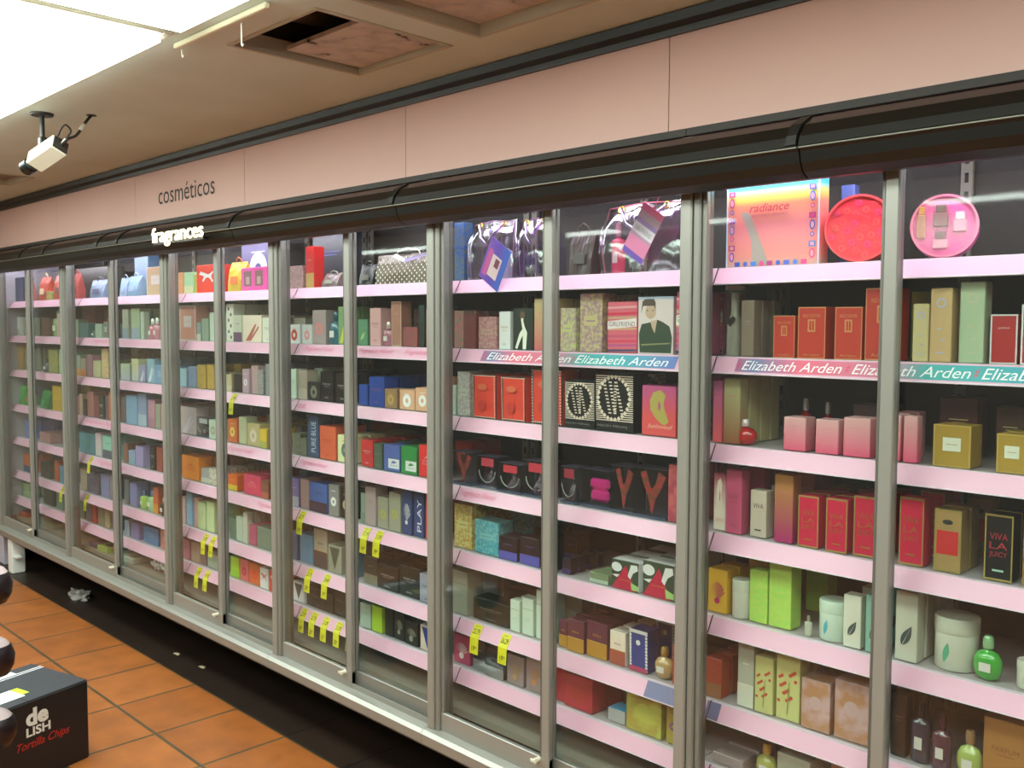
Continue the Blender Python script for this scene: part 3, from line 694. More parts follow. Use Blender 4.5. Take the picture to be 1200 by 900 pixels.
6|-0.873|-0.824|0.135|bot|534|423|dark plum perfume bottle|
6|-0.927|-0.877|0.153|bot|334|223|black perfume bottle|
6|-0.972|-0.931|0.161|p|433|644|dark brown perfume box|
6|-1.119|-1.023|0.156|m|b86|caa|rose gold perfume box|
6|-1.211|-1.126|0.136|m|b86|caa|rose gold perfume box|
6|-1.29|-1.217|0.181|F|cc8|c54|pale yellow perfume box with red blossoms|
6|-1.354|-1.295|0.158|F|cc8|c54|small pale yellow perfume box with red blossoms|
6|-1.411|-1.357|0.185|k|bba|ddc|white topped lotion carton|
6|-1.516|-1.459|0.114|k|a43|964|brown red perfume box|
6|-1.631|-1.591|0.121|p|b43|a32|red perfume box beside the post|
6|-1.71|-1.64|0.096|bot|b96|a84|gold trimmed glass perfume bottle|
6|-1.8|-1.727|0.131|B|348|ddd|royal blue perfume box with white lace edge|
6|-1.879|-1.813|0.107|K|edc|a54|white and tan printed perfume box with pink base|
6|-1.976|-1.889|0.116|K|634|b83|plum and gold perfume box|
6|-2.054|-1.979|0.106|K|634|b83|plum and gold perfume box|
6|-2.1|-2.061|0.09|K|634|b83|plum and gold perfume box|
6|-2.208|-2.128|0.17|S|cdc|998|tall white perfume box with lid line|
6|-2.273|-2.216|0.129|S|cdc|998|white perfume box with lid line|
6|-2.328|-2.278|0.112|S|cdc|998|small white perfume box with lid line|
6|-2.525|-2.337|0.08|t|343|776|wide black gift box|
6|-2.639|-2.548|0.163|S|998|776|tall grey perfume box|
6|-2.826|-2.739|0.111|t|99a|344|pale grey perfume box|
6|-2.955|-2.832|0.121|t|232|aaa|black gift box with silver print|
6|-3.103|-2.961|0.101|t|232|aaa|black gift box with silver print|
6|-3.203|-3.108|0.112|k|554|776|dark grey perfume box|
6|-3.345|-3.276|0.131|p|89a|789|grey blue perfume box|
6|-3.455|-3.352|0.12|Y|998|554|silver perfume box with dark wedge|
6|-3.576|-3.468|0.173|K|a98|544|taupe perfume box with dark base|
6|-3.695|-3.59|0.131|p|58a|479|mid blue perfume box|
6|-3.753|-3.702|0.133|p|357|246|dark blue perfume box|
6|-3.932|-3.879|0.179|p|443|332|dark perfume box beside the post|
6|-4.075|-3.941|0.103|t|787|998|grey green perfume box|
6|-4.149|-4.083|0.1|p|b57|a46|rose perfume box|
6|-4.198|-4.156|0.152|p|ccb|bba|narrow cream perfume box|
6|-4.274|-4.206|0.124|p|bcb|aba|cream green perfume box|
6|-4.353|-4.283|0.104|t|676|787|grey perfume box|
6|-4.579|-4.495|0.156|p|cda|bc9|pale cream perfume box|
6|-4.674|-4.588|0.143|p|cda|bc9|pale cream perfume box|
6|-4.732|-4.683|0.154|t|daa|c66|pink and white lotion tube|
6|-4.811|-4.741|0.176|t|8bd|cde|tall light blue lotion carton|
6|-4.862|-4.821|0.146|p|caa|b88|pale pink perfume box|
6|-5.07|-4.996|0.157|p|432|321|black perfume box by the post|
6|-5.159|-5.082|0.102|bot|333|ddd|black perfume bottle with white tip|
6|-5.235|-5.168|0.15|k|c64|d94|coral and amber carton|
6|-5.35|-5.247|0.116|bot|ac9|79b|blue and green lotion bottle|
6|-5.432|-5.362|0.106|bot|ac6|67a|small blue and lime lotion bottle|
6|-5.551|-5.455|0.137|p|88b|77a|blue violet perfume box|
6|-5.625|-5.563|0.148|p|666|777|grey perfume box|
6|-5.828|-5.763|0.156|p|878|987|grey violet perfume box|
6|-5.988|-5.854|0.138|s|78a|96a|blue violet printed perfume box|
6|-6.071|-6.002|0.128|p|656|545|dark plum perfume box|
6|-6.197|-6.084|0.136|s|546|88a|dark ribboned perfume box|
6|-6.327|-6.211|0.138|s|a98|a86|beige printed perfume box|
6|-6.679|-6.553|0.117|s|479|69a|teal perfume box|
6|-6.791|-6.71|0.14|t|b53|c74|red orange perfume box|
6|-7.043|-6.857|0.107|k|454|333|dark green perfume box|
6|-7.399|-7.253|0.127|k|c63|247|orange and blue perfume packet|
7|-1.128|-1.024|0.137|p|c98|b87|salmon perfume box|
7|-1.28|-1.179|0.097|p|bba|aa9|pale beige gift box|
7|-1.357|-1.291|0.096|bot|bb6|da5|clear perfume bottle with amber fluid|
7|-1.488|-1.384|0.03|p|a99|888|open white carton|
7|-1.656|-1.603|0.123|o|a94|858|gold perfume box with violet disc|
7|-1.807|-1.669|0.121|m|a94|bb5|large gold green perfume box|
7|-1.886|-1.814|0.042|u|aaa|3ad|small box with iridescent blue top|
7|-2.064|-1.941|0.115|m|b34|a33|wide red perfume box|
7|-2.11|-2.068|0.117|m|b34|a33|narrow red perfume box|
7|-2.166|-2.114|0.121|p|b43|a33|red perfume box beside the post|
7|-2.251|-2.17|0.116|D|988|c85|grey perfume box with silver rays|
7|-2.341|-2.256|0.106|D|988|b96|grey perfume box with silver rays|
7|-2.451|-2.354|0.103|k|444|888|black gift box with grey base|
7|-2.525|-2.456|0.111|k|444|888|black gift box with grey base|
7|-2.635|-2.544|0.11|D|b46|edd|crimson swirl perfume box|
7|-2.827|-2.739|0.099|Y|dcb|249|white perfume box with blue wedge|
7|-2.924|-2.838|0.094|D|343|998|black perfume box with silver script|
7|-2.996|-2.929|0.116|D|343|998|small black perfume box with silver script|
7|-3.058|-3.001|0.116|p|343|232|dark green black perfume box|
7|-3.14|-3.069|0.109|p|ac3|9b2|lime green perfume box|
7|-3.224|-3.145|0.102|p|aba|898|pale grey perfume box|
7|-3.323|-3.279|0.126|p|899|788|grey perfume box|
7|-3.425|-3.329|0.12|t|343|666|black gift box with grey print|
7|-3.643|-3.432|0.091|t|343|666|wide black gift box|
7|-3.75|-3.657|0.09|Y|ddd|444|white perfume box with grey wedge|
7|-3.953|-3.876|0.099|cat|d32|dcc|red sports perfume box with white cat|
7|-4.04|-3.961|0.1|cat|ddd|c66|white sports perfume box with red cat|
7|-4.146|-4.048|0.101|o|d63|e41|orange sports perfume box with disc|
7|-4.238|-4.154|0.106|o|d66|b14|coral sports perfume box with crimson disc|
7|-4.332|-4.246|0.102|k|bd3|9c2|lime sports perfume box|
7|-4.587|-4.412|0.075|t|aba|9b9|pale green gift box|
7|-4.653|-4.596|0.1|p|766|655|grey brown perfume box|
7|-4.76|-4.662|0.105|p|b98|a87|beige perfume box|
7|-4.86|-4.769|0.107|p|a67|745|dark pink perfume box|
7|-5.145|-5.004|0.114|s|c98|b33|red and white floral perfume box|
7|-5.371|-5.178|0.098|L|37a|58b|bright blue perfume box|
7|-5.538|-5.418|0.093|p|77a|66a|violet blue perfume box|
7|-5.637|-5.562|0.089|p|89a|789|pale blue perfume box|
7|-5.826|-5.761|0.145|p|558|447|dark blue perfume box|
7|-5.932|-5.852|0.152|s|a97|776|tan printed perfume box|
7|-6.04|-5.945|0.148|p|776|665|taupe perfume box|
7|-6.124|-6.055|0.126|p|b44|833|narrow red perfume box|
7|-6.238|-6.138|0.133|p|667|556|slate perfume box|
7|-6.355|-6.267|0.123|p|465|354|dark green perfume box|
7|-6.773|-6.644|0.126|p|576|465|dark green perfume box|
7|-7.023|-6.838|0.112|p|454|343|black green perfume box|
7|-7.473|-7.306|0.094|s|8a7|cc9|green foil packet|
8|-5.013|-4.949|0.03|tis|ddd|caa|crumpled white tissue packet|
8|-5.131|-5.012|0.03|tis|ddd|caa|crumpled white tissue packet|
8|-5.276|-5.142|0.03|tis|ddd|caa|crumpled white tissue packet|
8|-5.597|-5.451|0.03|low|bba|998|flat pale carton|
8|-5.709|-5.609|0.03|low|bba|998|flat pale carton|
8|-5.985|-5.825|0.03|low|9a5|343|low green and black packet|
8|-6.123|-5.998|0.03|low|446|335|low dark blue packet|
8|-6.986|-6.753|0.042|low|787|667|folded grey plastic packet|
8|-7.48|-7.339|0.03|low|b54|943|orange flat packet|
'''
def face(w, h):   # drawing helpers on the front of a box whose face is at y = 0
    e = [.0004]
    def nx(): e[0] += .00012; return -e[0]
    def P(b, pts, m): y = nx(); b.poly([((u-.5)*w, y, v*h) for u, v in pts], m)
    def R(b, u0, v0, u1, v1, m): P(b, [(u0, v0), (u1, v0), (u1, v1), (u0, v1)], m)
    def D(b, u, v, r, m, n=18, ry=None): # r in metres
        y = nx(); ry = ry or r
        b.poly([((u-.5)*w+r*math.cos(2*PI*k/n), y, v*h+ry*math.sin(2*PI*k/n)) for k in range(n)], m)
    def T(b, s, u0, v0, u1, v1, m, sh=0, off=0): y = nx(); b.text(s, ((u0-.5)*w, y, v0*h), ((u1-u0)*w, 0, 0), (0, 0, (v1-v0)*h), m, sh, off)
    return P, R, D, T
CAT = [(.02, .78), (.10, .95), (.16, .80), (.30, .74), (.50, .62), (.66, .52), (.80, .30), (.84, .06), (.92, .04), (.90, .30), (.80, .60), (.72, .70), (.86, .92), (.99, .98), (.97, 1.0), (.82, .97), (.62, .76), (.40, .86), (.22, .90), (.14, 1.0), (.06, .92)]
CAT = [(.0, .72), (.08, .86), (.12, .98), (.18, .88), (.30, .84), (.48, .70), (.62, .66), (.78, .80), (.96, 1.0), (1.0, .97), (.84, .72), (.76, .52), (.80, .30), (.90, .04), (.80, .0), (.70, .26), (.60, .38), (.48, .40), (.38, .30), (.28, .06), (.20, .10), (.28, .36), (.32, .52), (.20, .60), (.08, .64)]
def leaf(b, P, u, v, du, dv, m, w, h, m2=None):
    L = math.hypot(du*w, dv*h); dx, dz = du*w/L, dv*h/L; pts = []
    for sg in (1, -1):
        rg_ = range(9) if sg == 1 else range(7, 0, -1)
        for k in rg_:
            q = k/8; wv = sg*math.sin(PI*q**.8)*L*.19; pts.append((u+(dx*q*L-dz*wv)/w, v+(dz*q*L+dx*wv)/h))
    P(b, pts, m)
    if m2: P(b, [(u-.1*du, v-.1*dv), (u+.03, v), (u+du*.95, v+dv*.95)], m2)
def mixh(a, b, t):
    a, b = [[int(ch, 16)*17 for ch in q] if len(q) == 3 else [int(q[i:i+2], 16) for i in (0, 2, 4)] for q in (a, b)]
    return '%02x%02x%02x' % tuple(int(p+(q-p)*t) for p, q in zip(a, b))
def boxpack(w, h, d, k, c1, c2, txt):
    if len(c1) == 3 and all(int(q, 16) <= 5 for q in c1): c1 = mixh(c1, '000', .5)
    b = MB(); A = mat(c1, .38); B = mat(c2, .38); P, R, D, T = face(w, h)
    body = A
    if k == 'g': body = ramp_mat(((0, c2), (1, c1)))
    elif k in 's': body = splotch(c1, mixh(c1, c2, .6), 80)
    elif k == 'm': body = splotch(c1, c2, 14)
    elif k == 'fem': body = ramp_mat(((0, c2), (.35, c2), (1, c1)))
    elif k == 'v': body = A
    b.box(-w/2, 0, 0, w/2, d, h, body, .0018)
    if w > .02: # tuck flap seam on the top
        b.box(-w/2+.004, .003, h, w/2-.004, .0042, h+.0003, mat('55504c', .6))
    if k == 'p': R(b, .25, .62, .75, .64, B); R(b, .33, .57, .67, .585, B)
    elif k == 'b':
        for q in ((.0, 0, .06, 1), (.94, 0, 1, 1), (0, .0, 1, .03), (0, .97, 1, 1)): R(b, *q, B)
        T(b, 'parfum', .3, .7, .7, .75, B)
    elif k == 'L':
        for q in ((.0, 0, .05, 1), (.95, 0, 1, 1), (0, .0, 1, .03), (0, .97, 1, 1)): R(b, *q, mat('d0b060', .3, .4) if c1.startswith('a8') else B)
        R(b, .26, .38, .74, .70, B); R(b, .35, .53, .65, .545, A)
    elif k == 'R':
        for q in ((.0, 0, .03, 1), (.97, 0, 1, 1), (0, .0, 1, .02), (0, .98, 1, 1)): R(b, *q, B)
        T(b, 'RED DOOR', .18, .80, .82, .86, B); R(b, .36, .52, .64, .76, B); R(b, .42, .55, .49, .73, A); R(b, .52, .55, .59, .73, A); T(b, 'Arden', .2, .05, .8, .10, B)
    elif k == 'O':
        D(b, .5, .80, w*.24, B); D(b, .5, .80, w*.15, A); D(b, .45, .45, w*.12, B, 10, w*.05); D(b, .6, .30, w*.1, B, 10, w*.05); R(b, .3, .12, .7, .14, B)
    elif k == 't':
        T(b, 'PARFUM', .2, .55, .8, .62, B); R(b, .3, .50, .7, .51, B); T(b, 'eau', .36, .12, .64, .17, B)
    elif k == 'l':
        T(b, 'SPORT', .2, .46, .8, .54, B); R(b, .2, .40, .8, .42, B); P(b, [(.3, .56), (.5, .70), (.7, .58), (.55, .58), (.5, .62)], B)
    elif k == 'q':
        R(b, .3, .12, .98, .48, B); T(b, 'sport', .42, .18, .86, .26, A); P(b, [(.45, .30), (.6, .42), (.85, .36), (.7, .32)], A)
    elif k == 'k': R(b, 0, 0, 1, .36, B); R(b, .3, .66, .7, .68, B)
    elif k == 'g': T(b, 'parfum', .25, .70, .75, .75, mat('c8807a', .4))
    elif k == 's': R(b, .2, .45, .8, .62, mat(c1, .4)); R(b, .3, .52, .7, .54, B)
    elif k == 'm': R(b, .15, .2, .85, .21, B); D(b, .5, .55, w*.22, mat(c2, .5))
    elif k == 'o':
        D(b, .5, .45, w*.27, B); D(b, .5, .45, w*.1, A); R(b, .3, .78, .7, .80, B)
    elif k == 'f':
        leaf(b, P, .30, .22, .45, .30, B, w, h, mat('d8dcd0', .4))
    elif k == 'F':
        for i in range(16):
            u = .12+.76*((i*37) % 17)/17; v = .28+.5*((i*53) % 19)/19; D(b, u, v, w*.075, B, 7)
        P(b, [(.48, .1), (.52, .1), (.6, .6), (.56, .6)], mat('8a9a4a', .5))
    elif k == 'D':
        for i in range(9):
            a = (i-4)*.26; P(b, [(.5, .3), (.5+.44*math.sin(a)-.02, .3+.42*math.cos(a)), (.5+.44*math.sin(a)+.03, .3+.42*math.cos(a)-.02)], B)
        D(b, .5, .28, w*.14, B)
    elif k == 'v' or k == 'V' or k == 'j':
        if k != 'V' or c1 == 'a85':
            for q in ((.0, 0, .05, 1), (.95, 0, 1, 1), (0, .97, 1, 1), (0, 0, 1, .03)): R(b, *q, mat('a08a4a', .4))
        if c1 == 'a85': R(b, .1, .28, .9, .66, B); D(b, .5, .80, w*.2, mat('333', .4), 12, w*.1)
        else:
            L_ = txt.split()
            for i, s in enumerate(L_): T(b, s, .18, .62-.14*i, .82, .72-.14*i, B)
            R(b, .3, .14, .7, .17, mat('aacfc0', .4) if k == 'v' else B)
    elif k == 'z':
        for i in range(22): v = .18+i*.036; R(b, .0, v, 1, v+.016, B)
        D(b, .5, .57, w*.42, A, 26, h*.36)
        for i in range(26):
            a = 2*PI*i/26
            for q in (0,): D(b, .5+.42*math.cos(a), .57+.36*math.sin(a), w*.05, B, 4)
        for (u0, u1) in ((.25, .42), (.42, .56), (.58, .76)):
            for i in range(10): u = u0+(u1-u0)*i/9; v = .84-.52*i/9; R(b, u-.04, v-.012, u+.04, v+.012, B)
        for i in range(10): R(b, .54, .34+i*.048, .61, .36+i*.048, B)
        T(b, 'NICKI MINAJ', .1, .07, .9, .12, mat('8a8580', .4))
    elif k == 'dot':
        n = 13; nh = int(n*h/w)
        R(b, 0, 0, 1, 1, mat('2a2a26', .4)); R(b, .05, .03, .95, .97, A)
        for i in range(n+1):
            for v in (.03, .97): D(b, .05+.9*i/n, v, w*.02, B, 6)
        for i in range(nh+1):
            for u in (.05, .95): D(b, u, .03+.94*i/nh, w*.02, B, 6)
        D(b, .42, .30, w*.16, mat('c43c30', .4)); D(b, .45, .72, w*.20, mat('d86a48', .5), 12, w*.1)
    elif k == 'fem':
        P(b, [(.34, .86), (.55, .92), (.70, .82), (.64, .62), (.72, .45), (.80, .30), (.68, .22), (.55, .26), (.40, .36), (.26, .52), (.24, .70)], mat('b0a050', .5) if c1 != 'b46' else B)
        P(b, [(.50, .72), (.56, .62), (.54, .48), (.48, .56)], A); T(b, 'beloved', .18, .15, .92, .24, mat('e8b098', .4), .4)
    elif k == 'G':
        for i, (v, c_) in enumerate(((.02, '446'), (.12, 'b58'), (.20, 'd46'), (.30, 'c57'), (.44, 'd9a080'), (.66, 'c8a080'), (.74, 'd35'), (.86, 'e8a0a8'))): P(b, [(0, v), (1, v+.015), (1, v+.06), (0, v+.045)], mat(c_, .4))
        P(b, [(0, .46), (1, .52), (1, .68), (0, .62)], B); T(b, txt, .05, .52, .95, .61, mat('6a6470', .4))
    elif k == 'man':
        R(b, 0, 0, 1, 1, A); dk = B; sk = mat('c8a890', .5)
        P(b, [(.05, .02), (.95, .02), (.97, .30), (.90, .48), (.70, .56), (.55, .60), (.40, .56), (.10, .52), (.02, .35)], dk)
        P(b, [(.35, .57), (.55, .60), (.48, .36), (.40, .46)], sk); D(b, .36, .74, w*.16, sk, 16, h*.13)
        P(b, [(.08, .70), (.12, .92), (.24, .98), (.44, .97), (.50, .90), (.50, .76), (.46, .84), (.14, .84)], mat('54423a', .5))
        for u in (.27, .43): D(b, u, .76, w*.02, dk, 6)
        R(b, .30, .66, .42, .665, mat('a07068', .5)); P(b, [(.1, .14), (.92, .18), (.92, .20), (.1, .17)], mat('8a8a60', .4)); R(b, .0, .96, 1, 1, mat('bcd0e8', .4))
    elif k == 'fig':
        P(b, [(.40, .85), (.55, .86), (.52, .70), (.60, .55), (.72, .42), (.66, .02), (.50, .02), (.50, .35), (.42, .28), (.22, .02), (.12, .05), (.34, .40), (.48, .50), (.42, .70)], B); D(b, .48, .84, w*.13, mat('6a5038', .5))
    elif k == 'x': P(b, [(.15, .05), (.40, .05), (.75, .65), (.68, .68)], B); P(b, [(.35, .05), (.45, .05), (.9, .55), (.85, .6)], B)
    elif k == 'd':
        for i in range(6): D(b, .5+.15*(-1)**i, .12+i*.15, w*.12, B, 8)
    elif k == 'w':
        for u in (.12, .56): R(b, u, .2, u+.3, .85, B); R(b, u+.08, .28, u+.22, .6, mat('c8a0a0', .3))
    elif k == 'cat':
        P(b, [(.12+.76*u, .38+.42*v) for u, v in CAT], B)
    elif k == 'T': # tall lettering running down the face
        y = -.0009; b.text(txt, (w*.28, y, h*.12), (0, 0, h*.72), (-w*.42, 0, 0), B)
    elif k == 'Y': P(b, [(.12, .92), (.88, .92), (.5, .12)], B)
    elif k == 'S': R(b, 0, .70, 1, .715, B); R(b, .28, .42, .72, .43, B)
    elif k == 'K':
        R(b, 0, 0, 1, .44, B); R(b, .0, .43, 1, .45, mat('caa060', .4)); T(b, 'eau', .3, .6, .7, .66, B)
    elif k == 'B':
        for i in range(12):
            v = .05+i*.08
            for u in (.06, .94): D(b, u, v, w*.07, B, 8)
        R(b, 0, .92, 1, 1, B); R(b, 0, 0, 1, .12, mat('b04060', .4)); D(b, .5, .7, w*.12, B)
    elif k == 'u': b.poly([(-w/2+.002, .002, h+.0005), (w/2-.002, .002, h+.0005), (w/2-.002, d-.002, h+.0005), (-w/2+.002, d-.002, h+.0005)], B)
    elif k == 'pin':
        R(b, 0, 0, 1, 1, mat('2c4434', .5)); P(b, [(0, 0), (.9, 0), (.52, .85)], B)
        D(b, .18, .74, w*.2, A, 14, h*.16); P(b, [(.6, .5), (.72, .9), (.95, .92), (.98, .75), (.8, .62), (.7, .4)], A); P(b, [(0, .45), (.3, .5), (.2, .38)], A); P(b, [(.75, .05), (1, .05), (1, .2), (.72, .3)], mat('9ac070', .4))
        T(b, 'harajuku', .3, .3, .75, .36, mat('c89050', .4))
    elif k == 'heart': pass
    elif k == 'holo': pass
    return b
def heartshape(cx, cz, s, y):
    out = []
    for k in range(24):
        a = 2*PI*k/24; out.append((cx+s*.055*16*math.sin(a)**3, y, cz+s*.055*(13*math.cos(a)-5*math.cos(2*a)-2*math.cos(3*a)-math.cos(4*a))))
    return out
txt_desc = ['']
def root_of(kind, w, h, d, c1, c2, txt):
    """builds one article at the origin, front at y=0, returns (name, category, root)"""
    if kind == 'tin':
        R_ = w/2; t = empty('gift_tin', (0, 0, 0), '', 'gift tin'); A = mat(c1, .3); B = mat(c2, .4)
        b = MB(); n = 40
        def ring(r, y): return [(r*math.cos(2*PI*i/n), y, R_+r*math.sin(2*PI*i/n)) for i in range(n)]
        V = ring(R_, .004)+ring(R_, .055)+ring(R_*.94, .004)+ring(R_*.94, .007)
        F = [(i, (i+1) % n, n+(i+1) % n, n+i) for i in range(n)]+[tuple(range(n, 2*n))]+[(i, 2*n+i, 2*n+(i+1) % n, (i+1) % n) for i in range(n)]+[(2*n+i, 3*n+i, 3*n+(i+1) % n, 2*n+(i+1) % n) for i in range(n)]+[tuple(range(4*n-1, 3*n-1, -1))]
        b.add(V, F, A, False)
        if c1 == 'e34':
            for i in range(26):
                a = i*2.4; r = R_*.86*math.sqrt((i+.5)/26); b.poly([(r*math.cos(a)+.009*math.cos(q*PI/5), .0065-.00004*i, R_+r*math.sin(a)+.009*math.sin(q*PI/5)) for q in range(10)], mat(['f04a44', 'ec3e74', 'f2584a'][i % 3], .4))
                b.poly([(r*math.cos(a)+.005*math.cos(q*PI/4), .0050-.00004*i, R_+r*math.sin(a)+.005*math.sin(q*PI/4)) for q in range(8)], mat('e83050', .4))
        b.build('tin_body', t)
        if c1 != 'e34':
            for (bx, bz, bw, bh, cc, cap) in ((-.66, .62, .20, .62, 'b87a50', 'd8a030'), (-.10, .98, .34, .36, '8a3a48', '6a4840'), (.45, .80, .30, .30, 'e0a0b8', 'e8ece8'), (-.10, .28, .34, .24, 'd8a0b0', '701838')):
                bx, bz, bw, bh = bx*R_, bz*R_, bw*R_*1.3, bh*R_*1.2
                b = MB(); b.box(bx-bw/2, -.004, bz, bx+bw/2, .007, bz+bh, mat(cc, .2), .002); b.box(bx-bw*.35, -.003, bz+bh, bx+bw*.35, .007, bz+bh+.26*R_, mat(cap, .2), .002); b.build('miniature_bottle', t)
            b = MB(); b.poly(list(reversed([(R_*.97*math.cos(2*PI*i/n), -.006, R_+R_*.97*math.sin(2*PI*i/n)) for i in range(n)])), clear('fff0f4', .03, name='film')); b.build('clear_lid', t)
        b = MB(); b.add(ring(R_*1.0, .003)+ring(R_*1.0, .0005)+ring(R_*.93, .0005), [(i, (i+1) % n, n+(i+1) % n, n+i) for i in range(n)]+[(n+i, n+(i+1) % n, 2*n+(i+1) % n, 2*n+i) for i in range(n)], mat('f08aa8' if c1 != 'e34' else 'f04a50', .3)); b.build('rim', t)
        return t
    if kind == 'bot':
        t = empty('perfume_bottle', (0, 0, 0), '', 'perfume bottle'); A = mat(c1, .06, 0, 0, .6); B = mat(c2, .2, .3)
        b = MB(); r = w/2; dy = .7; cap = .28
        if c1 in ('b22', '4a4', 'ab6', 'bb6', 'b96'):
            pr = [(r*.45, 0), (r*.85, h*.08), (r, h*.28), (r*.97, h*.48), (r*.7, h*.62), (r*.25, h*.68), (r*.22, h*.72)]
        else:
            pr = [(r*.94, 0), (r, h*.03), (r, h*.62), (r*.9, h*.67), (r*.35, h*.70), (r*.3, h*.73)]
        b.lathe(pr, A, 0, r*dy, 22, 1, dy); b.poly([(-r*.4, -.0006, h*.22), (r*.4, -.0006, h*.22), (r*.4, -.0006, h*.42), (-r*.4, -.0006, h*.42)], mat('d8d4cc', .4)) if r > .02 and c1 not in ('b22',) else None
        b.build('bottle_body', t)
        b = MB(); b.lathe([(r*.34, h*.72), (r*.38, h*.74), (r*.38, h*.93), (r*.28, h)], B, 0, r*dy, 16); b.build('cap', t)
        return t
    if kind == 'jar':
        t = empty('cosmetic_jar', (0, 0, 0), '', 'jar'); A = mat(c1, .3); r = w/2; cy = r
        b = MB(); b.lathe([(r*.95, 0), (r, h*.03), (r, h*.68), (r*.97, h*.70)], A, 0, cy, 32)
        n = 8
        for i in range(9): # printed leaf wrapped on the curved wall
            pass
        def wrap(u, v, e=.0006): a = -PI/2+u; return ((r+e)*math.cos(a), cy+(r+e)*math.sin(a), v*h)
        g = mat(c2, .4); V = []
        for k in range(9): s = k/8; V.append(wrap(-.25+.18*s-.16*math.sin(PI*s), .14+.4*s))
        for k in range(7, 0, -1): s = k/8; V.append(wrap(-.25+.18*s+.16*math.sin(PI*s), .14+.4*s))
        b.poly(V, g); b.build('jar_body', t)
        b = MB(); b.lathe([(r*1.02, h*.70), (r*1.03, h*.72), (r*1.03, h*.97), (r*.98, h)], A, 0, cy, 32); b.build('lid', t)
        return t
    if kind in ('bag', 'dots'):
        t = empty('gift_bag', (0, 0, 0), '', 'gift bag'); A = mat(c1, .35); B = mat(c2, .35); b = MB()
        n = 8; dd = min(.07, w*.5); F_ = []; 
        rows_ = []
        for z, s, q in ((0, .92, 1), (h*.35, 1, .95), (h*.7, 1.0, .55), (h*.94, 1.04, .16), (h, 1.06, .08)):
            ring = []
            for i in range(n+1): u = i/n; ring.append(((u-.5)*w*s, dd*.5-dd*.5*q+.004*math.sin(u*9+z*40)*(z > 0), z))
            for i in range(n, -1, -1): u = i/n; ring.append(((u-.5)*w*s, dd*.5+dd*.5*q+.003*math.sin(u*7+z*30)*(z > 0), z))
            rows_.append(ring)
        V = [p for r_ in rows_ for p in r_]; m_ = 2*(n+1)
        F = [(k*m_+i, k*m_+(i+1) % m_, (k+1)*m_+(i+1) % m_, (k+1)*m_+i) for k in range(4) for i in range(m_)]+[tuple(range(m_-1, -1, -1))]
        b.add(V, F, A)
        if kind == 'dots':
            for i in range(11):
                for j in range(10):
                    u = (i+.5+(j % 2)*.5)/11.5-.5; v = (j+.5)/11; x = u*w*.96; q = 1-.5*max(0, v-.35)/.35*1.0 if v > .35 else 1
                    y = dd*.5*(1-max(.08, (1 if v < .35 else 1-(v-.35)*1.28))) - .0105
                    b.poly([(x+.0042*math.cos(a*PI/3), y, v*h+.0042*math.sin(a*PI/3)) for a in range(6)], B)
        else:
            b.poly([(-w*.25, -.0065, h*.25), (w*.25, -.0065, h*.25), (w*.22, -.003, h*.5), (-w*.22, -.003, h*.5)], B)
        b.build('bag_body', t)
        b = MB(); b.tube([(-w*.2, dd*.42, h*.95), (-w*.18, dd*.38, h*1.08), (0, dd*.36, h*1.16), (w*.18, dd*.38, h*1.08), (w*.2, dd*.42, h*.95)], .003, B, 6); b.build('handle', t)
        if kind == 'dots':
            b = MB(); b.poly([(-w*.1, -.006, h*1.0), (w*.12, -.02, h*.78), (w*.10, -.024, h*.68), (-w*.14, -.01, h*.9)], mat('e8e4f0', .4)); b.poly([(w*.12, -.02, h*.78), (w*.46, -.004, h*.98), (w*.46, -.006, h*.88), (w*.12, -.026, h*.66)], mat('9a88b8', .3)); b.build('ribbon', t)
        return t
    if kind == 'clr':
        t = empty('vinyl_tote_bag', (0, 0, 0), '', 'clear bag'); cm = clear('f2e8f4', .10, name='film'); b = MB()
        n = 10; V = []; dd = .11
        for z, s, q in ((0, .94, .9), (h*.3, 1, 1), (h*.65, .96, .7), (h*.9, .9, .25), (h, .88, .12)):
            for i in range(n+1): u = i/n; V.append(((u-.5)*w*s, dd/2-dd/2*q+.008*math.sin(u*11+z*30), z))
            for i in range(n, -1, -1): u = i/n; V.append(((u-.5)*w*s, dd/2+dd/2*q+.006*math.sin(u*9+z*37), z))
        m_ = 2*(n+1); b.add(V, [(k*m_+i, k*m_+(i+1) % m_, (k+1)*m_+(i+1) % m_, (k+1)*m_+i) for k in range(4) for i in range(m_)], cm, True)
        b.build('bag_skin', t)
        tr = mat('7a4a78' if c1 != 'b9b' else '9a4a5c', .3)
        b = MB(); b.tube([(-w*.45, .02, .004), (-w*.49, .015, h*.5), (-w*.43, .035, h*.96), (0, .03, h), (w*.43, .035, h*.96), (w*.49, .015, h*.5), (w*.45, .02, .004)], .0025, tr, 6); b.build('piping', t)
        for sx in (-.26, .26):
            b = MB(); P_ = [(sx*w+.010*math.cos(a), .022+.004*math.sin(a), h*.93+.010*math.sin(a)) for a in [2*PI*k/12 for k in range(13)]]
            b.tube(P_, .0022, mat('d8b050', .2, 1), 6); b.build('ring', t)
        b = MB(); b.tube([(-w*.26, .02, h*.93), (-w*.15, -.0, h*.7), (w*.0, -.004, h*.58), (w*.12, .0, h*.75), (w*.26, .02, h*.93)], .006, clear('c8a8d8', .25, name='strap'), 8); b.build('strap', t)
        return t
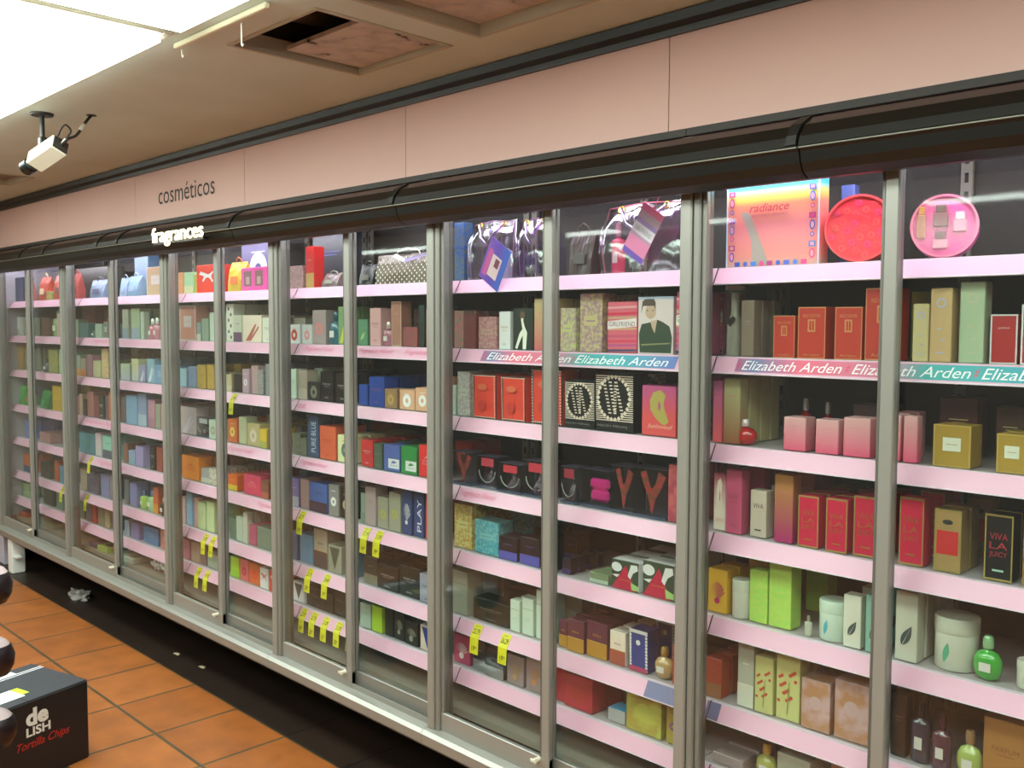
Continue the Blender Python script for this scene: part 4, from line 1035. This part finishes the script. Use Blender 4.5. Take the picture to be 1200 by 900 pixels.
    if kind == 'clb':
        t = empty('clear_gift_box', (0, 0, 0), '', 'gift box'); b = MB(); K = mat('3a2c34' if c1 != '544' else '33242a', .4)
        b.box(-w/2, .0, 0, w/2, d, .006, mat('46506a', .4)); b.box(-w/2, d-.003, 0, w/2, d, h*.96, K); b.box(-w/2, 0, h*.955, w/2, d, h*.96, mat('50485a', .3)); b.build('card_tray', t)
        b = MB(); b.box(-w/2, 0, .0062, w/2, d-.004, h*.95, clear('eef0f2', .05, name='film')); b.build('clear_sleeve', t)
        B = mat(c2, .3); b = MB()
        if c2 in ('b45', 'c33', '987'): # plumed carnival figure insert
            dz = h*.9
            b.add([((u-.5)*w*.94, .012, v*dz) for u, v in ((.5, .05), (.38, .45), (.2, .75), (.12, .95), (.3, 1), (.42, .72), (.5, .6), (.62, .72), (.72, 1), (.95, .9), (.78, .6), (.62, .4))], [tuple(range(12))], splotch('c03a40', '8a4a30', 60))
            b.add([((u-.5)*w*.94, .016, v*dz) for u, v in ((.5, .05), (.38, .45), (.2, .75), (.12, .95), (.3, 1), (.42, .72), (.5, .6), (.62, .72), (.72, 1), (.95, .9), (.78, .6), (.62, .4))], [tuple(reversed(range(12)))], mat('7a2830', .5))
            b.build('plumed_insert', t)
        elif c2 == 'e28':
            b.box(-w*.32, .012, h*.12, w*.32, .04, h*.45, mat('e8308a', .3), .012); b.box(-w*.36, .015, h*.45, w*.34, .038, h*.72, mat('e8308a', .3), .012); b.box(-w*.22, .018, h*.40, w*.24, .036, h*.5, mat('c8206c', .3), .008); b.build('satin_pouch', t)
        else:
            b.lathe([(w*.22, .008), (w*.26, h*.2), (w*.16, h*.4), (w*.08, h*.45), (w*.09, h*.6)], mat('54424e', .08, .2), 0, d*.4, 16); b.tube([(w*.40*math.cos(PI+PI*i/14), .002, h*.52+h*.34*math.sin(PI+PI*i/14)) for i in range(15)], .0022, mat('b8b4b0', .2), 6); b.lathe([(w*.05, h*.60), (w*.06, h*.66)], mat('c8c8d4', .1, .5), 0, d*.4, 10); b.box(-w*.30, .003, h*.66, w*.30, .005, h*.9, B); b.build('bottle_insert', t)
        return t
    if kind == 'tis':
        bm = bmesh.new(); bmesh.ops.create_icosphere(bm, subdivisions=3, radius=1)
        rg = random.Random(int(w*1000))
        for v in bm.verts: v.co *= (.75+.35*math.sin(v.co.x*7+1)*math.cos(v.co.y*9)+.22*rg.random()); v.co = Vector((v.co.x*w*.5, v.co.y*.035+.04, v.co.z*h*.5+h*.42))
        zm = min(v.co.z for v in bm.verts)
        for v in bm.verts: v.co.z -= zm
        me = bpy.data.meshes.new('crumpled_tissue'); bm.to_mesh(me); bm.free(); me.materials.append(splotch(c1, c2, 30))
        o = bpy.data.objects.new('crumpled_tissue', me); C.objects.link(o); tag(o, '', 'tissue'); return o
    if kind == 'low':
        b = MB(); b.box(-w/2, 0, 0, w/2, .14, min(h, .03), mat(c1, .5), .003); b.box(-w*.3, .03, min(h, .03), w*.3, .10, min(h, .03)+.001, mat(c2, .5)); o = b.build('packet'); tag(o, '', 'packet'); return o
    if kind == 'heart':
        t = empty('clear_cylinder_pack', (0, 0, 0), '', 'gift pack'); r = w/2
        b = MB(); b.lathe([(r, 0), (r, .004)], mat('8a8078', .4), 0, r, 28); b.lathe([(r, h-.012), (r, h)], mat('a8a298', .3), 0, r, 28)
        b.lathe([(r*.8, .004), (r*.8, h*.45), (r*.4, h*.62), (r*.4, h*.9)], mat('b0a8a0', .3), 0, r, 24); b.poly(list(reversed(heartshape(0, h*.5, w*.36, -.001+r*.15))), mat(c2, .4)); b.build('insert', t)
        b = MB(); b.lathe([(r, .004), (r, h-.012)], clear('eeeee8', .06, name='film'), 0, r, 28); b.build('clear_sleeve', t)
        return t
    if kind == 'holo':
        m = bpy.data.materials.new('rainbow_foil')
        body = ramp_mat(((0, 'd8b0a0'), (.12, 'f89a90'), (.45, 'fc8e98'), (.68, 'ff9a78'), (.74, 'ffd060'), (.80, 'e8f090'), (.86, '60d0f0'), (1, '3a9ae0')), rough=.25)
        b = MB(); b.box(-w/2, 0, 0, w/2, .05, h, body, .002); P, R, D, T = face(w, h)
        P(b, [(.16, .62), (.26, .60), (.42, .2), (.48, .02), (.30, .02), (.28, .3)], mat('b8a8a0', .3))
        edge = mat('f4a0b0', .3)
        R(b, 0, 0, .015, 1, mat('c8d8f0', .3)); R(b, .985, 0, 1, 1, mat('c8d8f0', .3))
        cols = ['3a58b8', 'e84a8a', '5a6ac0', 'b83a80', '4a80d0']
        for side_u in (.065, .935):
            for i in range(9):
                v = .12+i*.1; cc = mat(cols[(i*3+(side_u > .5)) % 5], .4)
                if i % 3 == 0: D(b, side_u, v, .008, cc, 16, .013); D(b, side_u, v, .005, edge, 16, .009)
                elif i % 3 == 1: R(b, side_u-.035, v-.03, side_u+.035, v+.03, cc); R(b, side_u-.02, v-.018, side_u+.02, v+.018, edge if i != 4 else mat('f03a8a', .4))
                else: D(b, side_u, v, .007, cc, 6); D(b, side_u, v, .004, edge, 6)
        for i in range(9): u = .14+i*.09; cc = mat(cols[(i*2) % 5], .4); (D(b, u, .035, .007, cc, 8) if i % 2 else R(b, u-.03, .01, u+.03, .06, cc))
        T(b, 'radiance', .27, .60, .70, .69, mat('c83a58', .4), .3, .01); T(b, 'BRITNEY SPEARS', .30, .545, .68, .575, mat('c86a80', .4))
        o = b.build('rainbow_gift_box'); tag(o, '', 'gift box'); return o
    b = boxpack(w, h, d, kind, c1, c2, txt); nm = next((q for q in ('gift box', 'carton', 'packet', 'tube', 'gift pack', 'pouch', 'paper bag') if q in txt_desc[0]), 'perfume box'); o = b.build(nm.replace(' ', '_')); tag(o, '', nm); return o
def copy_tree(o):
    c = o.copy(); C.objects.link(c)
    for ch in list(o.children): k = ch.copy(); C.objects.link(k); k.parent = c
    return c
entries = []; rears = []
backs = [(int(q[0]), float(q[1]), float(q[2])) for q in (l.split('|') for l in ITEMS.strip().split('\n')) if q[8].startswith('@b')]
rg = random.Random(11)
for ln in ITEMS.strip().split('\n'):
    row, x0, x1, h, kind, c1, c2, desc, txt = ln.split('|'); back = txt.startswith('@b'); txt = txt.replace('@b', ''); row = int(row); x0 = float(x0); x1 = float(x1); h = float(h)
    w_ = x1-x0-.003; w_ = max(w_, .012)
    d = {'clb': .07, 'holo': .05}.get(kind, max(.03, min(.075, w_*.85)))
    if row == 8: h = {'tis': .075}.get(kind, h)
    txt_desc[0] = desc
    o = root_of(kind, w_, h, d, c1, c2, txt)
    jit = rg.uniform(0, .012) if kind not in ('tin', 'clr', 'holo') else 0
    ybase = WY+(.30 if back else .101)
    dep = {'bag': min(.07, w_*.5), 'bot': w_*.7, 'jar': w_, 'heart': w_, 'clr': .11, 'tin': .055, 'tis': .09, 'low': .14}.get(kind, d)
    if row == 8: ybase = WY+.075
    o.location = ((x0+x1)/2, ybase+jit, SZ[row]+(.0032 if row != 8 else .0005)-.0005)
    if kind == 'clr': o.location.y = ybase-.004
    if kind == 'tin': o.rotation_euler = (-.06, 0, .30); o.location.z += .0035; o.location.y += .02
    if desc.startswith('blue and plum box'): o.location.y = WY+.20
    entries.append([row, (x0+x1)/2, desc, o, 'front'])
    boxy = kind not in ('tin', 'bag', 'dots', 'clr', 'holo', 'tis', 'low', 'heart', 'clb', 'jar', 'bot', 'cat', 'u')
    if 2 <= row <= 7 and boxy and w_ > .03 and not back:
        yy = o.location.y+dep+.012
        for q in range(3):
            if yy+dep > WY+.48: break
            if any(bx0 < x1 and bx1 > x0 and br == row for br, bx0, bx1 in backs): break
            if rg.random() < .72: rears.append((o, (o.location.x, yy, o.location.z)))
            yy += dep+.008+rg.uniform(0, .02)
# past 300 perfume boxes: the smallest ones and the deeper stock rows become one object
bx = [e for e in entries if e[3]['category'] == 'perfume box']
bx.sort(key=lambda e: (e[3].data.vertices[0].co.x and e[3].dimensions.x*e[3].dimensions.z)/(e[3].location.x**2+5))
small = bx[:max(0, len(bx)-298)]
big = bmesh.new(); bmats = []
for src, loc in rears+[(e[3], tuple(e[3].location)) for e in small]:
    t_ = bmesh.new(); t_.from_mesh(src.data); t_.transform(Matrix.Translation(loc))
    mp = []
    for m in src.data.materials:
        if m not in bmats: bmats.append(m)
        mp.append(bmats.index(m))
    for f in t_.faces: f.material_index = mp[f.material_index]
    me = bpy.data.meshes.new('x'); t_.to_mesh(me); t_.free(); big.from_mesh(me); bpy.data.meshes.remove(me)
me = bpy.data.meshes.new('perfume_boxes'); big.to_mesh(me); big.free()
for m in bmats: me.materials.append(m)
o = bpy.data.objects.new('perfume_boxes', me); C.objects.link(o)
tag(o, 'stock rows of perfume boxes deeper on the shelves and the smallest far boxes', 'perfume boxes', None, 'stuff')
for e in small: entries.remove(e); bpy.data.objects.remove(e[3])
# labels
from collections import defaultdict
grp = defaultdict(list)
for e in entries: grp[(e[0], bay(e[1]), e[2], e[4])].append(e)
rear = {(e[0], bay(e[1]), e[2]) for e in entries if e[4] == 'rear'}
ORD = ['first', 'second', 'third', 'fourth', 'fifth']
for (row, by, desc, fr), L in grp.items():
    L.sort(key=lambda e: e[1])
    for i, e in enumerate(L):
        pre = ''
        if len(L) == 2: pre = ('left ', 'right ')[i]
        elif len(L) == 3: pre = ('left ', 'middle ', 'right ')[i]
        elif len(L) > 3: pre = ORD[i]+' '
        if (row, by, desc) in rear: pre = ('rear ' if fr == 'rear' else 'front ')+pre
        lab = ' '.join(('%s%s, %s %s, %s' % (pre, desc, ROWN[row], 'shelf' if row < 8 else 'deck', by)).split()[:16]) if len(('%s%s, %s %s, %s' % (pre, desc, ROWN[row], 'shelf', by)).split()) <= 16 else '%s%s, %s shelf, %s' % (pre, desc, ROWN[row], by.replace('in ', '').replace(' from', ''))
        e[3]['label'] = lab
        e[3]['group'] = {'perfume box': 'perfume boxes', 'perfume bottle': 'perfume bottles'}.get(e[3]['category'], e[3]['category']+'s')+' on the %s shelf' % ROWN[row]
# ---------------------------------------------------------------- hang tags of the vinyl totes
t = empty('hang_tag', (-2.285, WY+.093, 2.02), 'purple and blue hang tag with a small picture on the left vinyl tote', 'tag')
b = MB(); b.box(-.055, 0, -.078, .055, .002, .078, ramp_mat(((0, '8a5ac8'), (.5, '6a4ab8'), (1, '3a6ac8')), 'Generated', 'X')); b.poly([(-.02, -.0006, -.05), (.03, -.0006, -.05), (.03, -.0006, .03), (-.02, -.0006, .03)], mat('e8c8d0', .4)); b.poly([(-.045, -.0006, -.06), (-.022, -.0006, -.06), (-.022, -.0006, .04), (-.045, -.0006, .04)], mat('d05aa0', .4)); b.box(.0, -.0012, -.01, .022, -.0006, .022, mat('7a3a50', .4))
b.build('card', t); b = MB(); b.tube([(0, .001, .075), (-.02, .006, .10), (-.03, .012, .15)], .0015, mat('6a3a70', .5), 6); b.build('cord', t); t.rotation_euler = (0.1, math.radians(33), 0)
t.location = (-2.34, WY+.038, 1.99)
t = empty('hang_tag', (-1.74, WY+.075, 2.02), 'pink striped hang tag on the right vinyl tote', 'tag')
b = MB(); hw, hh = .044, .082; b.box(-hw, 0, -hh, hw, .002, hh, mat('e87ab0', .4))
for (z0, z1, cc) in ((-.082, -.064, '7a58c0'), (-.064, -.02, 'f08ab8'), (-.02, -.01, 'c89ab8'), (-.01, .022, 'f4e6f2'), (.022, .036, 'a888c8'), (.036, .06, 'c8a8b8'), (.06, .082, 'f07aa0')):
    b.poly([(-hw, -.0006, z0), (hw, -.0006, z0), (hw, -.0006, z1), (-hw, -.0006, z1)], mat(cc, .4))
b.text('GIRLFRIEND', (-.036, -.0012, -.001), (.072, 0, 0), (0, 0, .014), mat('8a8aa0', .4)); b.build('card', t)
b = MB(); b.tube([(0, .001, .08), (-.005, .006, .11), (-.01, .012, .14)], .0015, mat('b04060', .5), 6); b.build('cord', t); t.rotation_euler = (0.08, math.radians(34), 0)
t.location = (-1.73, WY+.062, 2.055)
# a bottle inside the right tote
o = root_of('bot', .05, .16, .03, 'd46', 'c9889a', ''); o.location = (-1.885, WY+.125, 1.9425); o['label'] = 'coral pink bottle standing inside the right clear vinyl tote'; o['group'] = 'perfume bottles on the top shelf'
o = root_of('bot', .045, .15, .03, 'ccc', '9a9aa0', ''); o.location = (-2.38, WY+.125, 1.9425); o['label'] = 'pale bottle standing inside the left clear vinyl tote with gold rings'; o['group'] = 'perfume bottles on the top shelf'
# ---------------------------------------------------------------- yellow price tags
ylw = mat('e8e020', .45); ink = mat('3a3810', .6)
TAGS = [(3, -4.198, '12.99', '9', 'small yellow sale tag alone on the third shelf'), (5, -3.60, '22.79', '19', 'yellow sale tag on fifth shelf above light blue boxes'),
 (5, -3.122, '17.19', '14', 'left yellow sale tag of the fifth shelf pair below sport boxes'), (5, -3.035, '21.09', '19', 'right yellow sale tag of the fifth shelf pair below sport boxes'),
 (6, -4.513, '14.29', '9', 'left yellow sale tag of sixth shelf pair, fifth bay from left'), (6, -4.43, '14.29', '9', 'right yellow sale tag of sixth shelf pair, fifth bay from left'),
 (6, -3.543, '23.19', '20', 'left yellow sale tag on sixth shelf above the wide black box'), (6, -3.409, '24.49', '19', 'right yellow sale tag on sixth shelf above the wide black box'),
 (6, -2.453, '22.79', '19', 'left of two large yellow sale tags, sixth shelf, fourth bay from right'), (6, -2.308, '26.29', '19', 'right of two large yellow sale tags, sixth shelf, fourth bay from right'),
 (7, -4.595, '19.29', '8', 'left yellow sale tag of seventh shelf pair above the empty deck'), (7, -4.501, '19.29', '8', 'right yellow sale tag of seventh shelf pair above the empty deck'),
 (7, -3.594, '22.79', '18', 'first from left of five yellow sale tags in a row'), (7, -3.512, '22.79', '20', 'second from left of five yellow sale tags in a row'), (7, -3.419, '21.09', '15', 'middle one of five yellow sale tags in a row'), (7, -3.322, '21.09', '20', 'fourth from left of five yellow sale tags in a row'), (7, -3.229, '21.09', '19', 'rightmost of five yellow sale tags in a row'),
 (5, -6.013, '11.99', '7', 'faint yellow sale tag on fifth shelf, third bay from left'), (6, -6.09, '11.99', '7', 'yellow sale tag on sixth shelf right beside the third thick post'), (6, -6.51, '11.99', '7', 'leftmost yellow sale tag, on the sixth shelf')]
for (k, x, s1, s2_, lab) in TAGS:
    z = SZ[k]; b = MB(); hw = .0215
    A = on_rail(z, .93, .0018); B = on_rail(z, -.04, .0026); Cc = B+Vector((0, -.004, -.058))
    A2, B2, C2 = A+Vector((0, .0008, -.0008)), B+Vector((0, .0012, 0)), Cc+Vector((0, .0012, 0))
    o0 = Vector((x, WY, z))
    def L_(v, dx): return (dx, v.y-WY, v.z-z)
    V = [L_(A, -hw), L_(A, hw), L_(B, hw), L_(B, -hw), L_(Cc, hw), L_(Cc, -hw), L_(A2, -hw), L_(A2, hw), L_(B2, hw), L_(B2, -hw), L_(C2, hw), L_(C2, -hw)]
    b.add(V, [(0, 3, 2, 1), (3, 5, 4, 2), (6, 7, 8, 9), (9, 8, 10, 11), (0, 1, 7, 6), (5, 11, 10, 4), (1, 2, 8, 7), (2, 4, 10, 8), (3, 0, 6, 9), (5, 3, 9, 11)], ylw)
    u = A-B; nn = nrm*.0006; T0 = B+u*.28+nn
    b.text(s1, (-.017, T0.y-WY, T0.z-z), (.034, 0, 0), u*.4, ink, 0, .01)
    b.text('OFERTA', (-.013, (B+u*.8+nn).y-WY, (B+u*.8+nn).z-z), (.026, 0, 0), u*.1, ink)
    q = (Cc-B); T0 = Cc-q*.18; b.text(s2_, (-.012, T0.y-WY-.0008, T0.z-z), (.016 if len(s2_) > 1 else .009, 0, 0), -q*.34, ink, .15, .01)
    T0 = Cc-q*.32; b.text('99', (.005, T0.y-WY-.0008, T0.z-z), (.009, 0, 0), -q*.18, ink, .15)
    o = b.build('price_tag', None, tuple(o0)); tag(o, lab, 'price tag', 'yellow sale tags on the price rails')
# ---------------------------------------------------------------- black carton on the floor
t = empty('black_carton', (-3.99, 1.465, 0), 'black cardboard carton with white and red lettering on the tiles', 'carton', None, math.radians(16))
t.location = (-3.912, 1.44, 0)
ck = mat('17171a', .45); top_ = mat('34363c', .5)
b = MB(); b.box(-.37, -.52, .0, 0, 0, .325, ck, .006); b.box(-.366, -.516, .325, -.004, -.004, .327, top_)
b.box(-.366, -.262, .327, -.004, -.258, .328, ck); b.build('carton_body', t)
b = MB(); wm = mat('d8d6cc', .5)
def TX(s, y0, z0, L, H, m, sh=0, off=0): b.text(s, (.0012, y0, z0), (0, L, 0), (0, 0, H), m, sh, off)
TX('de', -.275, .225, .095, .07, wm, 0, .045); TX('LISH', -.275, .185, .102, .036, wm, 0, .03)
TX('Tortilla Chips', -.315, .13, .225, .042, mat('b02a22', .5), .35, .008); b.build('lettering', t)
b = MB()
for q in (0, .011): b.box(-.305, -.52, .3275, -.300, -.004, .3290, mat('e8e8ec', .4)) if q == 0 else b.box(-.288, -.52, .3275, -.283, -.004, .3290, mat('e8e8ec', .4))
b.build('strapping', t)
b = MB(); b.box(-.345, -.24, .3272, -.305, -.11, .3284, mat('d8e0dc', .5)); b.build('packing_slip', t)
b = MB(); b.box(-.16, -.5, .3272, -.06, -.235, .3284, mat('dce4dc', .5)); b.box(-.16, -.235, .3272, -.08, -.205, .3284, mat('b8e030', .5)); b.build('packing_label', t)
# ---------------------------------------------------------------- stand with dark knobs, cut off by the left edge
t = empty('display_stand', (-3.56, .995, 0), 'thin chrome stand with dark glossy packed pouches cut off by the left edge', 'display stand')
ch = mat('a8aca8', .2, .9)
b = MB(); b.tube([(0, 0, .02), (0, 0, 1.02)], .008, ch, 12); b.build('pole', t)
b = MB(); b.lathe([(.15, 0), (.15, .008), (.03, .02), (.012, .03)], ch, 0, 0, 28); b.build('base', t)
for z in (.37, .625, .88):
    b = MB(); b.lathe([(.012, z-.075), (.045, z-.066), (.062, z-.035), (.066, z), (.055, z+.035), (.03, z+.055), (.012, z+.06)], mat('1a1014', .3), 0, 0, 24)
    b.build('pouch', t)
    b = MB(); b.lathe([(.052, z+.040), (.040, z+.054), (.028, z+.062), (.014, z+.066)], mat('b8a8a8', .3), .003, -.003, 20); b.build('pouch_highlight', t)  # pale shell stands in for the highlight on top of each pouch
# ---------------------------------------------------------------- litter under the cabinet
bm = bmesh.new(); bmesh.ops.create_icosphere(bm, subdivisions=3, radius=1)
for v in bm.verts:
    f_ = .8+.25*math.sin(v.co.x*8)*math.cos(v.co.y*7+1)+.15*math.sin(v.co.z*11); v.co = Vector((v.co.x*f_*.16, v.co.y*f_*.07, max(-.0, v.co.z*f_)*.05+.001))
me = bpy.data.meshes.new('crumpled_plastic_bag'); bm.to_mesh(me); bm.free(); me.materials.append(mat('8c8884', .35))
o = bpy.data.objects.new('crumpled_plastic_bag', me); C.objects.link(o); o.location = (-6.3, 2.28, 0); tag(o, 'crumpled grey plastic bag on the dark floor under the cabinet', 'plastic bag')
for (x, y, l, lab) in ((-4.85, 2.235, .05, 'left scrap of torn card on the dark floor under the cabinet'), (-4.57, 2.24, .05, 'right scrap of torn card on the dark floor under the cabinet')):
    b = MB(); b.poly([(0, 0, .001), (l, .004, .001), (l*.9, .02, .006), (l*.1, .018, .004)], mat('a89a80', .6)); b.poly([(0, 0, .0), (l*.1, .018, .003), (l*.9, .02, .005), (l, .004, .0)], mat('a89a80', .6))
    o = b.build('paper_scrap', None, (x, y, .0005)); tag(o, lab, 'scrap', 'litter under the cabinet')
